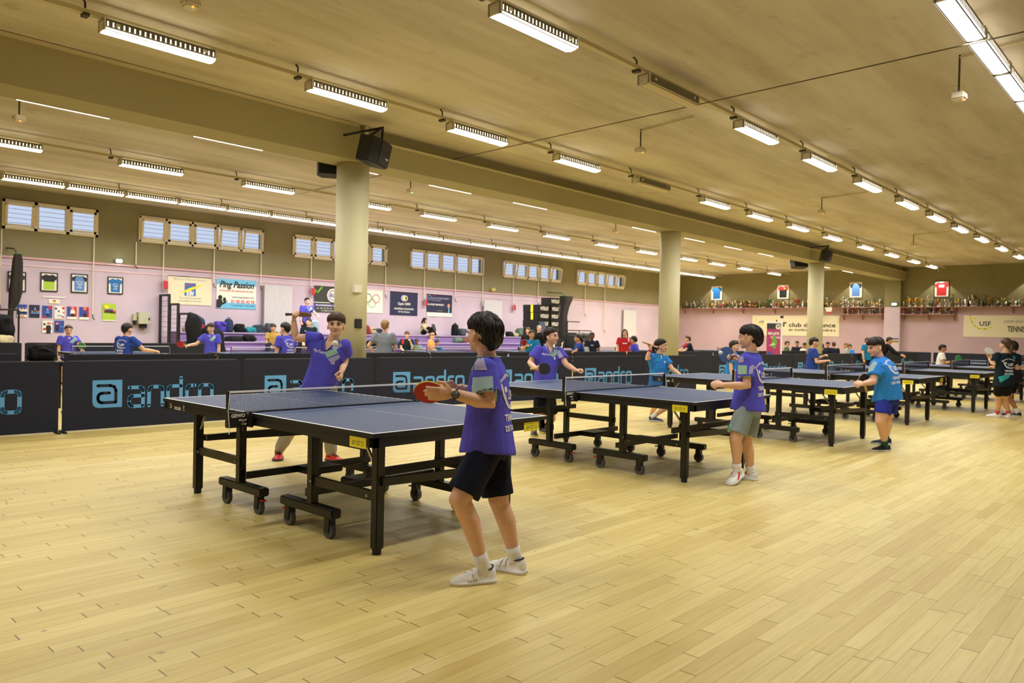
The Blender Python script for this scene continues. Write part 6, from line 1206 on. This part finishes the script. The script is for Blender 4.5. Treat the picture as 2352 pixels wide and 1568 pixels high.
kid('youth in a black tracksuit top sitting below the perched youth', 709, 731, 23.6, 0, 1.74, blkt, 'dark', 'light', 'lap', 'lap', seat=.7, floor=.42, sleeve=1.9, bottom='long', shorts=blksh, hr=.135, chest=[([(-.13, -.02), (-.10, .0), (-.06, .01), (-.07, .02), (-.12, .0)], whitep), ([(-.10, -.12), (-.06, -.12), (-.08, -.08)], whitep)])
kid('boy in a grey shirt with his back turned, right of the first column', 885, 735, 15.9, 178, 1.53, greyt, 'blond', L='hips', R='ready', style='bowl', shorts=blksh, lean=.02)
kid('boy in black and red sitting on the bench right of the grey-shirted boy', 935, 761, 26.0, 10, 1.50, blkt, 'brown', L='chin', R='lap', seat=.42, style='bowl', chest=[([(-.17, .0), (-.1, .0), (-.1, -.16), (-.17, -.16)], redt)], vol=1.)
kid('dark-skinned child in a sage top beside the boy in black and red', 957, 778, 25.9, 15, 1.2, greent, 'black', 'brown', 'lap', 'chin', seat=.42, style='crop')
kid('blond boy in an orange shirt turned sideways before the bench', 992, 765, 26.6, 80, 1.42, oranget, 'blond', L='lap', R='lap', seat=.42, style='bowl')
kid('boy in a blue-green shirt bending down beside the orange-shirted boy', 1004, 781, 27.0, 20, 1.3, tealj, 'black', 'tan', 'lap', 'lap', seat=.42, lean=.5, head_down=.4)
wl_ = kid('woman in a cream sweater sitting with a laptop on the top bench', 976, 730, 29.1, 78, 1.5, cream, 'black', L='reach', R='reach', seat=1.17, sleeve=1.9, bottom='long', shorts=blksh, style='long', tail=LONG, hr=.13, head_down=.3, cross=True, lean=.05)
q = dep(992, 754, 28.9); t = thing('laptop', 'open dark laptop on the knees of the woman in cream', 'laptop', q); g = G(); f = fdir(78); l = ZU.cross(f); g.box(q+ZU*-.1-f*.05, (.36, .26, .02), R=Matrix((l, f, ZU)).transposed()); g.build('keyboard', blk, t); g = G(); n_ = (f*.95+ZU*.3).normalized(); u_ = (ZU-n_*ZU.dot(n_)).normalized(); g.box(q+f*.08+ZU*.04, (.36, .26, .015), R=Matrix((l, u_, n_)).transposed()); g.build('screen_lid', blk, t)
kid('boy in a teal jersey with a red bat before the black boxes', 1222, 758, 19.3, 15, 1.41, tealj, 'dark', 'tan', 'ready', 'play', bats=('R', rred, rblk, 'red bat of the boy in the teal jersey', (.2, .7, .5)), chest=[([(-.05, -.1), (-.02, -.1), (-.02, -.13), (-.05, -.13)], whitep)])
kid('grey-haired man in black sitting with his hand to his chin by the boxes', 1239, 747, 28.0, 30, 1.75, blksh, 'grey', L='chin', R='lap', seat=.62, sleeve=1.9, bottom='long', shorts=darkt, style='bald', hr=.132, girth=1.15)
kid('person in black partly hidden behind the teal-shirted boy', 1213, 752, 27.6, -20, 1.70, blksh, 'brown', L='lap', R='lap', seat=.62, sleeve=1.9, bottom='long', shorts=blksh, hr=.132)
kid('girl in a dark blue shirt with black hair reaching towards the table', 1327, 768, 20.3, -75, 1.36, navyb, 'black', 'tan', 'reach', 'down', style='short', tail=PT, lean=.25)
kid('child half hidden right behind the girl in dark blue', 1337, 778, 21.5, -30, 1.3, pgrey, 'brown', L='down', R='down')
kid('dark-skinned child in a dark shirt standing right of the green bins', 1360, 763, 22.5, 0, 1.40, darkt, 'black', 'brown', 'ready', 'ready', style='crop', vol=.3, chest=[([(-.04, -.12), (.04, -.12), (.04, -.14), (-.04, -.14)], whitep)])
kid('girl with long hair in a red football jersey before the white radiator', 1435, 756, 23.5, 0, 1.50, redt, 'brown', L='down', R='down', style='long', tail=LONG, chest=[([(-.07, -.15), (.07, -.15), (.07, -.18), (-.07, -.18)], whitep), ([(.1, .0), (.15, -.02), (.14, -.12), (.11, -.12)], whitep)])
kid('curly-haired boy in a violet jersey turned away from the red-shirted girl', 1455, 772, 22.0, -120, 1.33, purple, 'black', 'tan', 'ready', 'ready', lean=.2, vol=1.2)
kid('boy in a red and navy top bending over the table right of the second column', 1579, 771, 24.5, -85, 1.38, darkt, 'brown', L='reach', R='reach', lean=.25, chest=[([(-.16, .02), (.16, .02), (.14, -.1), (-.14, -.1)], redt)], bats=('L', rblk, rblk, 'dark bat of the boy in red and navy', (.6, 0, .2)))
kid('boy in a blue jersey facing right before the third column', 1871, 775, 16.3, 82, 1.37, navyb, 'black', L='play', R='ready', style='bowl', chest=[([(.05, .0), (.075, .0), (.07, -.3), (.05, -.3)], whitep)])
kid('boy in bright blue half hidden behind the blue-faced bat', 1688, 782, 14.6, 60, 1.32, azure, 'dark', L='ready', R='down')
kid('boy in a white shirt with a green bat at the far tables', 2166, 791, 20.0, 70, 1.27, whitet, 'black', 'tan', 'ready', 'ready', style='bowl', vol=.9, bats=('R', rgrn, rred, 'green bat of the boy in the white shirt', (.6, .0, .7)), shorts=darkt)
kid('dark-haired boy hidden behind the ponytailed girl', 2324, 783, 13.95, -150, 1.38, darkt, 'black', 'tan', 'ready', 'ready', shorts=blksh, lean=.02)
kid('man in black bending over a table near the far pilaster', 2044, 774, 26.8, 60, 1.72, blksh, 'dark', 'tan', 'reach', 'reach', sleeve=1.9, bottom='long', shorts=blksh, hr=.13, lean=.6, head_down=.2)
kid('boy mostly hidden behind the head of the leaning boy', 1994, 775, 26.0, 20, 1.40, tealj, 'brown', L='up', R='down')
SG = None
for (px, cy, d, dg, sm, hr_, sk, lab) in ((1809, 783, 30.2, 60, khaki, 'brown', 'fair', 'boy in khaki seated in the gap left of the third column'), (1831, 783, 30.8, -20, darkt, 'black', 'tan', 'boy in dark maroon seated beside the boy in khaki'), (1848, 787, 29.5, -60, whitet, 'black', 'tan', 'child in white seated left of the third column'),
        (1888, 789, 29.0, 170, blkt, 'brown', 'fair', 'child in dark green seen from behind right of the third column'), (1902, 785, 30.5, 0, darkt, 'black', 'tan', 'dark-haired child facing the camera among the seated onlookers'), (1915, 785, 29.0, 165, darkt, 'brown', 'fair', 'brown-haired boy in navy seen from behind among the seated onlookers'),
        (1943, 787, 29.5, -110, pgrey, 'blond', 'fair', 'long-haired blond child in grey at the end of the seated onlookers'), (1951, 790, 30.5, -60, azure, 'brown', 'fair', 'child in blue behind the blond child in grey')):
    kid(lab, px, cy, d, dg, 1.36, sm, hr_, sk, 'lap', 'lap', seat=.5, style='bowl')
a0, a1 = dep(1800, 800, 30.6), dep(1856, 800, 29.6); a2, a3 = dep(1880, 800, 29.4), dep(1960, 800, 30.0)
benchw = mat('bench_wood', '8a6a45', .5)
for p_, q_, lab in ((a0, a1, 'low wooden bench of the onlookers left of the third column'), (a2, a3, 'low wooden bench of the onlookers right of the third column')):
    p_, q_ = V((p_.x, p_.y, 0)), V((q_.x, q_.y, 0)); t = thing('bench', lab, 'bench', (p_+q_)/2, 'low benches'); G().bar(p_+ZU*.46, q_+ZU*.46, .34, .05).build('seat', benchw, t)
    for k in (.1, .9): c = p_+(q_-p_)*k; G().box(c+ZU*.22, (.06, .3, .44)).build('leg', benchw, t)
t = thing('stool', 'low black bench seat of the man with his hand to his chin', 'bench', (0, 0, 0)); q, q2 = dep(1206, 765, 27.75), dep(1246, 765, 28.1); t.location = (q.x, q.y, 0); ORIG[t.name] = V((q.x, q.y, 0)); p_, q_ = V((q.x, q.y, 0)), V((q2.x, q2.y, 0)); G().bar(p_+ZU*.57, q_+ZU*.57, .34, .06).build('seat', blk, t)
for k in (.08, .92): c = p_+(q_-p_)*k; G().box(c+ZU*.27, (.05, .3, .54)).build('leg', blk, t)
q = dep(722, 742, 24.1); softbag('jacket', V((q.x, q.y, 1.17)), (.3, .2, .5), jeans, 'pale blue denim jacket hanging beside the youth standing on the bench', 83, None, False, 'clothing')
bpy.data.scenes.remove(TMP)
